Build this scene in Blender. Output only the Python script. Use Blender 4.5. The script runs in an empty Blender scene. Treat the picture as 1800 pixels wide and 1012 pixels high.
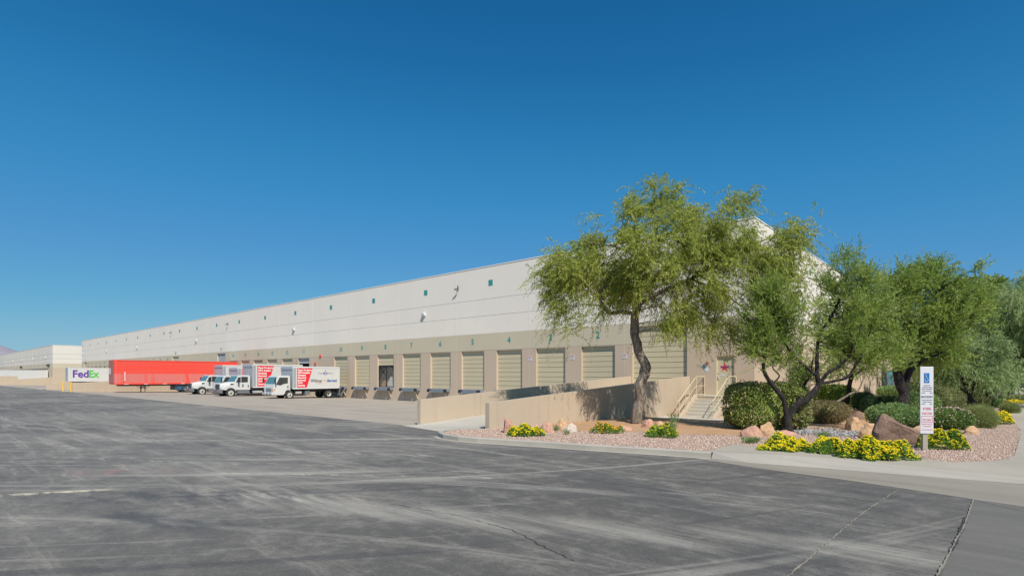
import bpy, bmesh, math, random
import numpy as np
from mathutils import Vector, Matrix, noise
C = bpy.context.scene
COL = C.collection
RNG = np.random.default_rng(7)
random.seed(7)

# ------------------------------------------------------------------ camera, sky, sun, exposure
EYE = 2.4
TH = math.asin(0.664)
CX, CY = 9.8, -30.9
FPX = 957.0                      # focal length in pixels of an 1800 px wide picture
HY = 658.0                       # horizon row
cam = bpy.data.cameras.new('camera')
cam.sensor_width = 36.0
cam.lens = 36.0 * FPX / 1800.0
cam.shift_y = (HY - 506.0) / 1800.0
cam.clip_start = 0.1
cam.clip_end = 30000
camo = bpy.data.objects.new('camera', cam)
camo.location = (CX, CY, EYE)
camo.rotation_euler = (math.radians(90), 0, TH)
COL.objects.link(camo)
C.camera = camo

SUN = Vector((1.8, -1.0, 2.3)).normalized()
w = bpy.data.worlds.new('World')
C.world = w
w.use_nodes = True
wn = w.node_tree
sky = wn.nodes.new('ShaderNodeTexSky')
sky.sky_type = 'NISHITA'
sky.sun_disc = False
sky.sun_elevation = math.asin(SUN.z)
sky.sun_rotation = math.atan2(SUN.x, SUN.y)
sky.altitude = 600
sky.air_density = 1.0
sky.dust_density = 0.35
sky.ozone_density = 2.6
hsv = wn.nodes.new('ShaderNodeHueSaturation')
hsv.inputs['Saturation'].default_value = 1.12
hsv.inputs['Value'].default_value = 1.0
bg = wn.nodes['Background']
EXPO = 0.32
SKYK = 0.115
bg.inputs['Strength'].default_value = SKYK
# the Nishita sky is toned per channel to the deep, clear blue of dry desert air
pre = wn.nodes.new('ShaderNodeVectorMath'); pre.operation = 'SCALE'; pre.inputs['Scale'].default_value = SKYK * 2 ** 0.2
post = wn.nodes.new('ShaderNodeVectorMath'); post.operation = 'SCALE'; post.inputs['Scale'].default_value = 1 / (SKYK * 2 ** EXPO)
crv = wn.nodes.new('ShaderNodeRGBCurve')
for ch, pts in enumerate(([(.08, .011), (.141, .034), (.283, .090), (.423, .125), (.84, .25), (1, .28)],
                          [(.17, .122), (.287, .228), (.52, .318), (.70, .385), (1, .47)],
                          [(.366, .330), (.565, .503), (.863, .612), (1, .630)])):
    cu_ = crv.mapping.curves[ch]
    cu_.points[1].location = pts[-1]
    for p_ in pts[:-1]: cu_.points.new(*p_)
crv.mapping.update()
wn.links.new(sky.outputs[0], hsv.inputs['Color'])
wn.links.new(hsv.outputs[0], pre.inputs[0])
wn.links.new(pre.outputs[0], crv.inputs['Color'])
wn.links.new(crv.outputs[0], post.inputs[0])
wn.links.new(post.outputs[0], bg.inputs['Color'])

sl = bpy.data.lights.new('sun', 'SUN')
sl.energy = 4.2
sl.angle = math.radians(0.53)
sl.color = (1.0, 0.93, 0.82)
so = bpy.data.objects.new('sun', sl)
so.rotation_euler = SUN.to_track_quat('Z', 'Y').to_euler()
so.location = (20, -40, 60)
COL.objects.link(so)
C.view_settings.view_transform = 'Standard'
C.view_settings.look = 'None'
C.view_settings.gamma = 1.0
C.view_settings.exposure = EXPO

# ------------------------------------------------------------------ ground model and picture-to-place helpers
RT = (math.cos(TH), math.sin(TH))
FW = (-math.sin(TH), math.cos(TH))

def clip(v, a, b): return max(a, min(b, v))
def smooth(t):
    t = clip(t, 0, 1)
    return t * t * (3 - 2 * t)
def GB(x, y):
    return 0.0215 * clip(-y, 0, 45) - 0.003 * clip(-x - 60, 0, 150)
MOUNDS = [(2.6, -6.0, 2.6, .10), (6.0, 4.5, 3.2, .22), (3.4, 16, 4.5, .30), (8.2, -2.5, 1.9, .12), (-1.4, -9.5, 1.6, .06),
          (7.6, 22, 3.0, .22), (3.0, 34, 5.0, .3), (8.0, 46, 5.0, .2)]
def GH(x, y):
    f = max(smooth((-y - 3.6) / 2.5), smooth((x - 0.9) / 1.5))
    z = GB(x, y) + 0.12 * f
    for a, b, r, h in MOUNDS:
        z += h * math.exp(-((x - a) ** 2 + (y - b) ** 2) / (r * r))
    return z
def P3(px, py, Z):               # point of the place at depth Z seen at a picture position
    X = (px - 900) / FPX * Z
    return Vector((CX + RT[0] * X + FW[0] * Z, CY + RT[1] * X + FW[1] * Z, EYE - (py - HY) / FPX * Z))
def G(px, py, dz=None):          # where a picture position meets the ground (landscape when dz is None)
    Z = 20.0
    for _ in range(60):
        p = P3(px, py, Z)
        z = GH(p.x, p.y) if dz is None else GB(p.x, p.y) + dz
        Z = 0.5 * Z + 0.5 * (EYE - z) * FPX / (py - HY)
    p = P3(px, py, Z)
    return Vector((p.x, p.y, z)), Z

# ------------------------------------------------------------------ object helpers
def link(o, parent=None):
    COL.objects.link(o)
    if parent is not None: o.parent = parent
    return o
def tag(o, label=None, cat=None, group=None, kind=None):
    if label: o['label'] = label
    if cat: o['category'] = cat
    if group: o['group'] = group
    if kind: o['kind'] = kind
    return o
def empty(name, loc=(0, 0, 0), label=None, cat=None, group=None, rz=0.0):
    o = bpy.data.objects.new(name, None)
    o.empty_display_size = 0.3
    o.location = loc
    o.rotation_euler = (0, 0, rz)
    link(o)
    return tag(o, label, cat, group)
def copy_tree(o, parent=None):
    c = o.copy(); COL.objects.link(c); c.parent = parent
    for ch in list(o.children): copy_tree(ch, c)
    return c

class MB:
    def __init__(s): s.v = []; s.f = []; s.m = []
    def add(s, vs, fs, mi=0):
        b = len(s.v)
        s.v += [tuple(v) for v in vs]
        s.f += [tuple(b + i for i in f) for f in fs]
        s.m += [mi] * len(fs)
    def quad(s, a, b, c, d, mi=0): s.add([a, b, c, d], [(0, 1, 2, 3)], mi)
    def box(s, x0, x1, y0, y1, z0, z1, mi=0):
        s.add([(x0, y0, z0), (x1, y0, z0), (x1, y1, z0), (x0, y1, z0), (x0, y0, z1), (x1, y0, z1), (x1, y1, z1), (x0, y1, z1)],
              [(0, 3, 2, 1), (4, 5, 6, 7), (0, 1, 5, 4), (1, 2, 6, 5), (2, 3, 7, 6), (3, 0, 4, 7)], mi)
    def prism_x(s, prof, x0, x1, mi=0, inset=None):   # side outline in (y, z), extruded across x
        n = len(prof)
        a = [(x0, y, z) for y, z in prof]; b = [(x1, y, z) for y, z in prof]
        fs = [tuple(range(n)), tuple(range(2 * n - 1, n - 1, -1))]
        for i in range(n):
            j = (i + 1) % n
            fs.append((i, n + i, n + j, j))
        s.add(a + b, fs, mi)
    def tube(s, pts, rad, n=8, mi=0, cap=True):
        pts = [Vector(p) for p in pts]
        if not hasattr(rad, '__len__'): rad = [rad] * len(pts)
        rings = []
        up = None
        for i, p in enumerate(pts):
            d = (pts[min(i + 1, len(pts) - 1)] - pts[max(i - 1, 0)])
            if d.length < 1e-6: d = Vector((0, 0, 1))
            d.normalize()
            if up is None: up = Vector((1, 0, 0)) if abs(d.x) < 0.8 else Vector((0, 1, 0))
            u = (up - d * up.dot(d)).normalized(); up = u
            v = d.cross(u)
            rings.append([p + (u * math.cos(2 * math.pi * k / n) + v * math.sin(2 * math.pi * k / n)) * rad[i] for k in range(n)])
        b = []
        for r in rings: b += r
        fs = []
        for i in range(len(rings) - 1):
            for k in range(n):
                k2 = (k + 1) % n
                fs.append((i * n + k, i * n + k2, (i + 1) * n + k2, (i + 1) * n + k))
        if cap:
            fs.append(tuple(range(n - 1, -1, -1)))
            fs.append(tuple((len(rings) - 1) * n + k for k in range(n)))
        s.add(b, fs, mi)
    def lathe_x(s, prof, cx, cy, cz, n=24, mi=0):     # profile of (x offset, radius) turned about the x axis
        vs = []
        for dx, r in prof:
            vs += [(cx + dx, cy + r * math.cos(2 * math.pi * k / n), cz + r * math.sin(2 * math.pi * k / n)) for k in range(n)]
        fs = []
        for i in range(len(prof) - 1):
            for k in range(n):
                k2 = (k + 1) % n
                fs.append((i * n + k, i * n + k2, (i + 1) * n + k2, (i + 1) * n + k))
        s.add(vs, fs, mi)
    def build(s, name, mats, parent=None, smoothf=False, bevel=0.0):
        me = bpy.data.meshes.new(name)
        me.from_pydata(s.v, [], s.f)
        if not isinstance(mats, (list, tuple)): mats = [mats]
        for m in mats: me.materials.append(m)
        me.polygons.foreach_set('material_index', s.m)
        if smoothf: me.polygons.foreach_set('use_smooth', [True] * len(s.f))
        me.update()
        bm = bmesh.new(); bm.from_mesh(me)
        bmesh.ops.recalc_face_normals(bm, faces=bm.faces)
        bm.to_mesh(me); bm.free()
        o = bpy.data.objects.new(name, me)
        link(o, parent)
        if bevel > 0:
            bv = o.modifiers.new('bevel', 'BEVEL'); bv.width = bevel; bv.segments = 2; bv.limit_method = 'ANGLE'
            bv.angle_limit = math.radians(40)
        return o

def npmesh(name, V, F, mats, parent=None, mi=None):     # V (n,3), F (m,4) or (m,3)
    me = bpy.data.meshes.new(name)
    k = F.shape[1]
    me.vertices.add(len(V)); me.vertices.foreach_set('co', V.astype(np.float32).ravel())
    me.loops.add(F.size); me.loops.foreach_set('vertex_index', F.astype(np.int32).ravel())
    me.polygons.add(len(F))
    me.polygons.foreach_set('loop_start', np.arange(0, F.size, k, dtype=np.int32))
    me.polygons.foreach_set('loop_total', np.full(len(F), k, dtype=np.int32))
    if not isinstance(mats, (list, tuple)): mats = [mats]
    for m in mats: me.materials.append(m)
    if mi is not None: me.polygons.foreach_set('material_index', mi.astype(np.int32))
    me.update(calc_edges=True); me.validate()
    o = bpy.data.objects.new(name, me)
    return link(o, parent)

def text(s, size, loc, rot, mat, parent=None, name='lettering', bold=0.0, width=None, align='LEFT', ext=0.002, shear=0.0):
    cu = bpy.data.curves.new('text_curve', 'FONT')
    cu.body = s; cu.size = size; cu.extrude = ext; cu.offset = bold; cu.align_x = align; cu.shear = shear
    cu.resolution_u = 3
    t = bpy.data.objects.new('text_source', cu)
    COL.objects.link(t)
    dg = bpy.context.evaluated_depsgraph_get()
    me = bpy.data.meshes.new_from_object(t.evaluated_get(dg))
    COL.objects.unlink(t); bpy.data.objects.remove(t); bpy.data.curves.remove(cu)
    xs = [v.co.x for v in me.vertices]
    if width and xs:
        k = width / (max(xs) - min(xs))
        for v in me.vertices: v.co.x *= k
    me.materials.clear(); me.materials.append(mat)
    me.name = name
    o = bpy.data.objects.new(name, me)
    o.location = loc; o.rotation_euler = rot
    return link(o, parent)
FRONT = (math.radians(90), 0, 0)                        # faces -y
SIDE = (math.radians(90), 0, math.radians(90))          # faces +x

# ------------------------------------------------------------------ materials
class NT:
    def __init__(s, name):
        s.mat = bpy.data.materials.new(name); s.mat.use_nodes = True
        s.t = s.mat.node_tree; s.b = s.t.nodes['Principled BSDF']
        s.coord = None
    def n(s, typ, **kw):
        nd = s.t.nodes.new(typ)
        for k, v in kw.items(): setattr(nd, k, v)
        return nd
    def l(s, a, b): s.t.links.new(a, b)
    def co(s):
        if s.coord is None:
            tc = s.n('ShaderNodeTexCoord'); s.coord = tc.outputs['Object']
        return s.coord
    def mapping(s, rot=0, scale=(1, 1, 1), src=None, loc=(0, 0, 0)):
        m = s.n('ShaderNodeMapping'); m.inputs['Rotation'].default_value = (0, 0, rot); m.inputs['Scale'].default_value = scale
        m.inputs['Location'].default_value = loc
        s.l(src or s.co(), m.inputs['Vector']); return m.outputs[0]
    def noise(s, scale, detail=4, rough=.55, vec=None, dist=0):
        nd = s.n('ShaderNodeTexNoise'); nd.inputs['Scale'].default_value = scale; nd.inputs['Detail'].default_value = detail
        nd.inputs['Roughness'].default_value = rough; nd.inputs['Distortion'].default_value = dist
        s.l(vec or s.co(), nd.inputs['Vector']); return nd.outputs['Fac']
    def vor(s, scale, vec=None, feature='F1', out='Distance'):
        nd = s.n('ShaderNodeTexVoronoi'); nd.inputs['Scale'].default_value = scale; nd.feature = feature
        s.l(vec or s.co(), nd.inputs['Vector']); return nd.outputs[out]
    def mr(s, v, a, b, c=0, d=1, smoothstep=False):
        nd = s.n('ShaderNodeMapRange'); nd.inputs[1].default_value = a; nd.inputs[2].default_value = b
        nd.inputs[3].default_value = c; nd.inputs[4].default_value = d
        if smoothstep: nd.interpolation_type = 'SMOOTHSTEP'
        s.l(v, nd.inputs[0]); return nd.outputs[0]
    def math(s, op, a, b=None):
        nd = s.n('ShaderNodeMath', operation=op)
        for i, x in enumerate((a, b)):
            if x is None: continue
            if isinstance(x, (int, float)): nd.inputs[i].default_value = x
            else: s.l(x, nd.inputs[i])
        return nd.outputs[0]
    def mix(s, f, a, b):
        nd = s.n('ShaderNodeMix', data_type='RGBA')
        for sock, x in ((nd.inputs[0], f), (nd.inputs[6], a), (nd.inputs[7], b)):
            if isinstance(x, (int, float)): sock.default_value = x
            elif isinstance(x, tuple): sock.default_value = (*x, 1)
            else: s.l(x, sock)
        return nd.outputs[2]
    def color(s, c):
        if isinstance(c, tuple): s.b.inputs['Base Color'].default_value = (*c, 1)
        else: s.l(c, s.b.inputs['Base Color'])
    def rough(s, r):
        if isinstance(r, float): s.b.inputs['Roughness'].default_value = r
        else: s.l(r, s.b.inputs['Roughness'])
    def bump(s, h, strength=.3, dist=.02):
        nd = s.n('ShaderNodeBump'); nd.inputs['Strength'].default_value = strength; nd.inputs['Distance'].default_value = dist
        s.l(h, nd.inputs['Height']); s.l(nd.outputs[0], s.b.inputs['Normal'])

def sc(c, k): return tuple(x * k for x in c)
def painted(name, col, rough=.75, var=.10, scale=.6, fine=9.0, bump=.05, metallic=0, streak=0.0):
    t = NT(name)
    n1 = t.noise(scale, 5, .6); n2 = t.noise(fine, 4, .6)
    f = t.math('ADD', t.math('MULTIPLY', n1, .7), t.math('MULTIPLY', n2, .3))
    c = t.mix(t.mr(f, .3, .7), sc(col, 1 - var), sc(col, 1 + var * .6))
    if streak > 0:
        st = t.noise(1.0, 4, .6, t.mapping(scale=(3.0, 3.0, .12)))
        c = t.mix(t.mr(st, .52, .75, 0, streak), c, sc(col, .62))
    t.color(c); t.rough(rough); t.b.inputs['Metallic'].default_value = metallic
    if bump: t.bump(n2, bump, .01)
    return t.mat

M = {}
M['wall_white'] = painted('wall_white_paint', (.80, .735, .65), .9, .045, .25, 3, .05, streak=.04)
M['wall_khaki'] = painted('wall_khaki_paint', (.56, .49, .365), .9, .05, .3, 3, .05, streak=.05)
M['wall_tan'] = painted('wall_tan_paint', (.54, .43, .325), .9, .05, .3, 3, .05, streak=.06)
M['ramp_tan'] = painted('ramp_tan_paint', (.49, .40, .30), .9, .07, .5, 3, .06, streak=.22)
M['cream_far'] = painted('far_cream_paint', (.70, .65, .57), .9, .05, .25, 3, .05)
M['ramp_joint'] = painted('ramp_joint', (.40, .32, .24), .9, .05)
M['joint'] = painted('joint_shadow_line', (.33, .31, .28), .9, .05)
M['caulk'] = painted('joint_caulk', (.80, .775, .72), .9, .05)
M['caulk_low'] = painted('joint_caulk_low', (.62, .53, .42), .9, .05)
M['door_khaki'] = painted('door_khaki_paint', (.57, .495, .335), .55, .05, .8, 6, .03)
M['door_grey'] = painted('door_grey_paint', (.42, .44, .44), .55, .08)
M['rail_khaki'] = painted('rail_khaki_paint', (.60, .53, .36), .5, .06)
M['leveler'] = painted('leveler_steel_blue', (.20, .24, .28), .6, .25, 2)
M['rubber'] = painted('black_rubber', (.03, .03, .032), .75, .2, 3)
M['teal'] = painted('teal_paint', (.03, .29, .27), .6, .1)
M['teal_frame'] = painted('teal_frame_paint', (.03, .25, .18), .4, .1)
M['dark'] = painted('near_black', (.04, .04, .042), .9, .1)
M['concrete_light'] = painted('light_concrete', (.50, .465, .40), .9, .10, 1.2, 25, .15)
M['white_paint'] = painted('white_vehicle_paint', (.60, .60, .585), .28, .03, .6, 4, .0)
M['white_panel'] = painted('white_box_panel', (.57, .57, .555), .35, .09, .5, 5, .03)
M['alu'] = painted('aluminium_panel', (.46, .50, .54), .38, .08, 1.0, 8, .02, metallic=.45)
M['chassis'] = painted('black_chassis', (.022, .022, .025), .6, .2)
M['grey_plastic'] = painted('grey_plastic', (.15, .165, .18), .55, .1)
M['rim'] = painted('steel_rim', (.62, .60, .55), .4, .1)
M['red_vinyl'] = painted('red_vinyl', (.74, .022, .035), .4, .05)
M['lettering_white'] = painted('white_vinyl', (.72, .72, .70), .4, .02)
M['black_vinyl'] = painted('black_vinyl', (.03, .03, .035), .4, .1)
M['blue_vinyl'] = painted('blue_vinyl', (.015, .12, .38), .4, .1)
M['navy_vinyl'] = painted('navy_vinyl', (.03, .05, .28), .4, .1)
M['purple_vinyl'] = painted('purple_vinyl', (.12, .035, .32), .4, .1)
M['green_vinyl'] = painted('green_vinyl', (.07, .52, .05), .4, .1)
M['orange_vinyl'] = painted('orange_vinyl', (.75, .38, .03), .4, .1)
M['placard_blue'] = painted('faded_blue', (.14, .22, .25), .6, .2, 6)
M['placard_red'] = painted('faded_red', (.45, .22, .20), .6, .2, 6)
M['sign_white'] = painted('sign_white_enamel', (.63, .63, .66), .4, .03)
M['sign_blue'] = painted('sign_blue_enamel', (.015, .15, .42), .4, .05)
M['sign_red'] = painted('sign_red_enamel', (.62, .10, .13), .45, .05)
M['sign_grey'] = painted('sign_grey_enamel', (.12, .13, .16), .45, .05)
M['wood'] = painted('weathered_wood', (.38, .34, .27), .85, .2, 3, 20, .3, streak=.4)
M['yellow_paint'] = painted('yellow_paint', (.85, .50, .03), .5, .06)
M['fixture'] = painted('fixture_metal', (.60, .60, .60), .4, .1)
M['bronze'] = painted('bronze_fixture', (.16, .14, .12), .5, .1)
M['amber'] = painted('amber_lens', (.85, .25, .02), .3, .05)
M['chrome'] = painted('chrome', (.75, .77, .8), .2, .05, metallic=.7)
M['blue_steel'] = painted('blue_steel', (.03, .10, .17), .5, .15)
M['carton'] = painted('carton', (.55, .30, .10), .85, .15)

def glass(name, col, rough=.08):
    t = NT(name); t.color(col); t.rough(rough); t.b.inputs['Specular IOR Level'].default_value = .9
    t.b.inputs['Coat Weight'].default_value = .6; t.b.inputs['Coat Roughness'].default_value = .03
    return t.mat
M['glass_dark'] = glass('cab_glass_dark', (.035, .045, .045))
M['glass_wind'] = glass('windscreen_glass', (.10, .20, .20))
M['glass_blue'] = glass('shop_glass', (.10, .18, .24))
M['lens'] = glass('lamp_lens', (.55, .55, .52))

def red_trailer_mat():
    t = NT('faded_red_trailer_paint')
    z = t.n('ShaderNodeSeparateXYZ'); t.l(t.co(), z.inputs[0])
    n = t.noise(.5, 5, .6); n2 = t.noise(1.0, 3, .6, t.mapping(scale=(1, .2, 6)))
    c = t.mix(t.mr(n2, .35, .7), (.80, .055, .035), (.74, .085, .055))
    wave = t.math('SINE', t.math('MULTIPLY', z.outputs[2], 24.0))
    c = t.mix(t.mr(wave, .5, 1, 0, .3), c, (.60, .05, .03))
    low = t.mr(z.outputs[2], 2.35, 2.3, 0, 1)
    up = t.mr(z.outputs[2], 1.2, 1.25, 0, 1)
    ymask = t.mr(t.noise(.5, 3, .6, t.mapping(scale=(1, 1, .15))), .36, .42, 0, 1)
    rem = t.math('MULTIPLY', t.math('MULTIPLY', low, up), t.math('MULTIPLY', ymask, .75))
    c = t.mix(rem, c, (.58, .19, .17))
    t.color(c); t.rough(.65)
    return t.mat
M['red_trailer'] = red_trailer_mat()

def asphalt():
    t = NT('weathered_asphalt')
    co = t.co()
    warp = t.n('ShaderNodeTexNoise'); warp.inputs['Scale'].default_value = .5; warp.inputs['Detail'].default_value = 5
    t.l(co, warp.inputs['Vector'])
    va = t.n('ShaderNodeVectorMath', operation='MULTIPLY_ADD')
    t.l(warp.outputs['Color'], va.inputs[0]); va.inputs[1].default_value = (.8, .8, 0); t.l(co, va.inputs[2])
    wc = va.outputs[0]
    sep = t.n('ShaderNodeSeparateXYZ'); t.l(co, sep.inputs[0])
    east = t.mr(sep.outputs[0], -4, 6, 0, 1, True)
    big = t.noise(.13, 6, .6, wc); mid = t.noise(.6, 10, .72, wc); fine = t.noise(2.6, 12, .78); grit = t.noise(16, 8, .85); agg = t.vor(26)
    run = t.noise(1.0, 10, .75, t.mapping(rot=-.30, scale=(.13, 1.5, 1), src=wc))
    run2 = t.noise(1.0, 10, .75, t.mapping(rot=-.08, scale=(.10, 2.4, 1)))
    c = t.mix(t.mr(big, .40, .60), (.108, .104, .097), (.190, .180, .160))
    c = t.mix(t.math('MULTIPLY', east, .85), c, (.092, .086, .077))
    dusty = lambda m, lo, hi, amt: t.math('MULTIPLY', t.mr(m, lo, hi, 0, amt, True), t.math('MULTIPLY', t.mr(grit, .36, .58, .35, 1), t.mr(east, 0, 1, 1, .5)))
    c = t.mix(dusty(mid, .52, .68, .5), c, (.33, .305, .26))
    c = t.mix(dusty(run, .52, .66, .80), c, (.37, .345, .295))
    c = t.mix(dusty(run2, .54, .68, .75), c, (.38, .355, .305))
    c = t.mix(t.mr(mid, .47, .34, 0, .32), c, (.075, .076, .078))
    c = t.mix(t.mr(run, .46, .33, 0, .4), c, (.070, .071, .074))
    c = t.mix(t.mr(fine, .50, .66, 0, .38), c, (.33, .31, .275))
    c = t.mix(t.mr(fine, .48, .34, 0, .5), c, (.062, .062, .063))
    # tyre arcs swept round the kerb tip
    for cx_, cy_, r0, r1, am in ((-20.0, -12.0, 6, 34, .8), (14.0, -46.0, 12, 34, .5)):
        cm_ = t.n('ShaderNodeCombineXYZ')
        dx_ = t.math('SUBTRACT', sep.outputs[0], cx_); dy_ = t.math('SUBTRACT', sep.outputs[1], cy_)
        rr = t.math('SQRT', t.math('ADD', t.math('MULTIPLY', dx_, dx_), t.math('MULTIPLY', dy_, dy_)))
        an = t.math('ARCTAN2', dy_, dx_)
        t.l(t.math('MULTIPLY', rr, 1.7), cm_.inputs[0]); t.l(t.math('MULTIPLY', an, 1.1), cm_.inputs[1])
        tr_ = t.noise(1.0, 9, .72, cm_.outputs[0])
        mask = t.math('MULTIPLY', t.mr(rr, r0, r0 + 4, 0, 1, True), t.mr(rr, r1 - 5, r1, 1, 0, True))
        c = t.mix(t.math('MULTIPLY', mask, t.mr(tr_, .56, .64, 0, am)), c, (.33, .31, .27))
        c = t.mix(t.math('MULTIPLY', mask, t.mr(tr_, .42, .36, 0, am * .8)), c, (.06, .06, .062))
    def band(A, B, wd, soft, col, amt, rag=.35, scl=(.3, 3.0, 1), lo=.35, hi=.6):
        nonlocal c
        dx, dy = B[0] - A[0], B[1] - A[1]; L = math.hypot(dx, dy); dx /= L; dy /= L
        src = co
        dn = t.n('ShaderNodeVectorMath', operation='DOT_PRODUCT'); t.l(src, dn.inputs[0]); dn.inputs[1].default_value = (-dy, dx, 0)
        dt = t.n('ShaderNodeVectorMath', operation='DOT_PRODUCT'); t.l(src, dt.inputs[0]); dt.inputs[1].default_value = (dx, dy, 0)
        off = -A[0] * dy + A[1] * dx; o2 = A[0] * dx + A[1] * dy
        nn = t.noise(1.0, 5, .65, t.mapping(rot=-math.atan2(dy, dx), scale=scl))
        a = t.math('ABSOLUTE', t.math('ADD', t.math('SUBTRACT', dn.outputs['Value'], off), t.math('MULTIPLY', t.math('SUBTRACT', nn, .5), rag)))
        m = t.mr(a, wd, wd + soft, 1, 0, True)
        al = t.math('SUBTRACT', dt.outputs['Value'], o2)
        m = t.math('MULTIPLY', m, t.math('MULTIPLY', t.mr(al, -.3, .5, 0, 1, True), t.mr(al, L - .5, L + .3, 1, 0, True)))
        m = t.math('MULTIPLY', m, t.mr(nn, lo, hi, 0, amt))
        c = t.mix(m, c, col)
    band((1.5, -27.6), (10.3, -23.2), .14, .5, (.33, .31, .27), .75, .6)
    band((-6, -27.0), (4.4, -25.9), .06, .4, (.28, .26, .23), .4, .9)
    band((-1.28, -27.2), (3.1, -23.5), .02, .05, (.50, .47, .40), .8, .25, (1.1, 8, 1), .47, .62)
    band((-1.04, -29.95), (-.5, -28.7), .05, .07, (.56, .50, .37), .9, .16, (1.5, 8, 1), .38, .55)
    band((-6.5, -29.4), (-1.5, -26.0), .03, .07, (.45, .42, .36), .7, .4, (.9, 8, 1), .50, .64)
    band((-2.2, -26.2), (5.4, -21.3), .03, .10, (.42, .39, .34), .7, .6, (.7, 7, 1), .50, .66)
    band((3.6, -24.2), (7.3, -21.6), .04, .12, (.30, .29, .28), .6, .5, (.8, 5, 1), .48, .6)
    band((0.2, -27.9), (3.0, -26.4), .10, .3, (.42, .39, .33), .8, .7, (.9, 7, 1), .45, .62)
    band((-3.2, -24.5), (-.2, -22.5), .05, .2, (.44, .41, .35), .8, .6, (.9, 7, 1), .48, .64)
    band((-9, -27), (-3.5, -23.5), .15, .5, (.36, .34, .30), .6, .9, (.5, 4, 1), .45, .65)
    band((-2.9, -28.8), (-1.7, -27.4), .28, .2, (.30, .13, .13), .5, .6, (2.5, 6, 1), .50, .58)
    band((3.2, -28.4), (1.2, -29.2), .12, .2, (.05, .056, .062), .8, .5)
    band((2.2, -26.9), (-.2, -29.3), .25, .4, (.055, .06, .068), .7, .9, (1.2, 3, 1), .46, .56)
    band((7.1, -23.6), (3.4, -21.9), .22, .5, (.06, .062, .065), .7, .8)
    band((8.25, -25.6), (8.3, -19.4), .25, .5, (.055, .056, .058), .65, .5)
    c = t.mix(t.mr(t.vor(.75, wc), .030, .055, .75, 0), c, (.035, .035, .036))
    c = t.mix(t.mr(agg, .08, .24, .5, 0), c, (.27, .26, .235))
    c = t.mix(t.mr(grit, .44, .34, 0, .75), c, (.04, .04, .04))
    t.color(c); t.rough(.9)
    t.bump(t.math('ADD', grit, t.math('MULTIPLY', agg, .8)), .5, .006)
    return t.mat
M['asphalt'] = asphalt()

def old_asphalt():
    t = NT('brown_old_asphalt')
    s1 = t.noise(1.0, 5, .65, t.mapping(rot=.1, scale=(.35, 2.5, 1))); g = t.noise(60, 3, .7)
    c = t.mix(t.mr(s1, .3, .7), (.125, .118, .108), (.19, .178, .16))
    c = t.mix(t.mr(g, .35, .65, .4, 0), c, (.07, .068, .065))
    t.color(c); t.rough(.92); t.bump(g, .45, .006); return t.mat
M['old_asphalt'] = old_asphalt()

def concrete(name, col, joint=None, stain=.5, jw=.02):
    t = NT(name)
    n = t.noise(.5, 5, .65); s = t.noise(1, 5, .65, t.mapping(rot=1.35, scale=(.15, 1.4, 1))); g = t.noise(45, 3, .7)
    s2 = t.noise(1, 5, .65, t.mapping(rot=.15, scale=(.12, .9, 1)))
    c = t.mix(t.mr(n, .3, .7), sc(col, .88), sc(col, 1.08))
    c = t.mix(t.mr(s, .52, .72, 0, stain * .7), c, sc(col, .55))
    c = t.mix(t.mr(s2, .52, .72, 0, stain * .7), c, sc(col, .60))
    c = t.mix(t.mr(g, .3, .6, .25, 0), c, sc(col, .7))
    if joint:
        sp = t.n('ShaderNodeSeparateXYZ'); t.l(t.co(), sp.inputs[0])
        for ax, per in ((0, joint[0]), (1, joint[1])):
            fr = t.math('FRACT', t.math('DIVIDE', sp.outputs[ax], per))
            c = t.mix(t.mr(fr, jw / per, jw / per * 1.2, .75, 0), c, sc(col, .45))
    t.color(c); t.rough(.9); t.bump(g, .25, .004); return t.mat
M['court'] = concrete('court_concrete', (.37, .325, .27), (3.97, 4.4), .75, .05)
M['walk'] = concrete('sidewalk_concrete', (.385, .35, .29), None, .35)
M['curb'] = concrete('curb_concrete', (.40, .37, .32), None, .8)
M['gutter'] = concrete('gutter_concrete', (.29, .26, .215), None, .6)
M['rampc'] = concrete('ramp_concrete', (.47, .44, .38), None, .3)

def gravel():
    t = NT('pink_gravel')
    v = t.n('ShaderNodeTexVoronoi'); v.inputs['Scale'].default_value = 25; t.l(t.co(), v.inputs['Vector'])
    v2 = t.vor(31); n = t.noise(.6, 4)
    hs = t.n('ShaderNodeSeparateColor'); t.l(v.outputs['Color'], hs.inputs[0])
    c = t.mix(hs.outputs[0], (.36, .25, .20), (.66, .52, .43))
    c = t.mix(t.mr(hs.outputs[1], .7, .9, 0, .6), c, (.66, .60, .52))
    c = t.mix(t.mr(v.outputs['Distance'], .35, .75, 0, .8), c, (.20, .14, .11))
    c = t.mix(t.mr(n, .35, .7, .25, 0), c, (.36, .24, .17))
    t.color(c); t.rough(.95)
    t.bump(t.math('SUBTRACT', 1.0, t.math('ADD', v.outputs['Distance'], t.math('MULTIPLY', v2, .3))), 1.0, .03)
    return t.mat
M['gravel'] = gravel()
def stones():
    t = NT('pink_gravel_stones')
    g = t.n('ShaderNodeNewGeometry')
    r = t.n('ShaderNodeValToRGB'); t.l(g.outputs['Random Per Island'], r.inputs[0])
    e = r.color_ramp.elements
    e[0].position = 0; e[0].color = (.42, .28, .22, 1); e[1].position = 1; e[1].color = (.70, .62, .54, 1)
    for p, cc in ((.3, (.56, .40, .32, 1)), (.6, (.66, .49, .40, 1)), (.82, (.50, .35, .28, 1))):
        k = e.new(p); k.color = cc
    t.color(r.outputs[0]); t.rough(.95); return t.mat
M['stones'] = stones()
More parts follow.
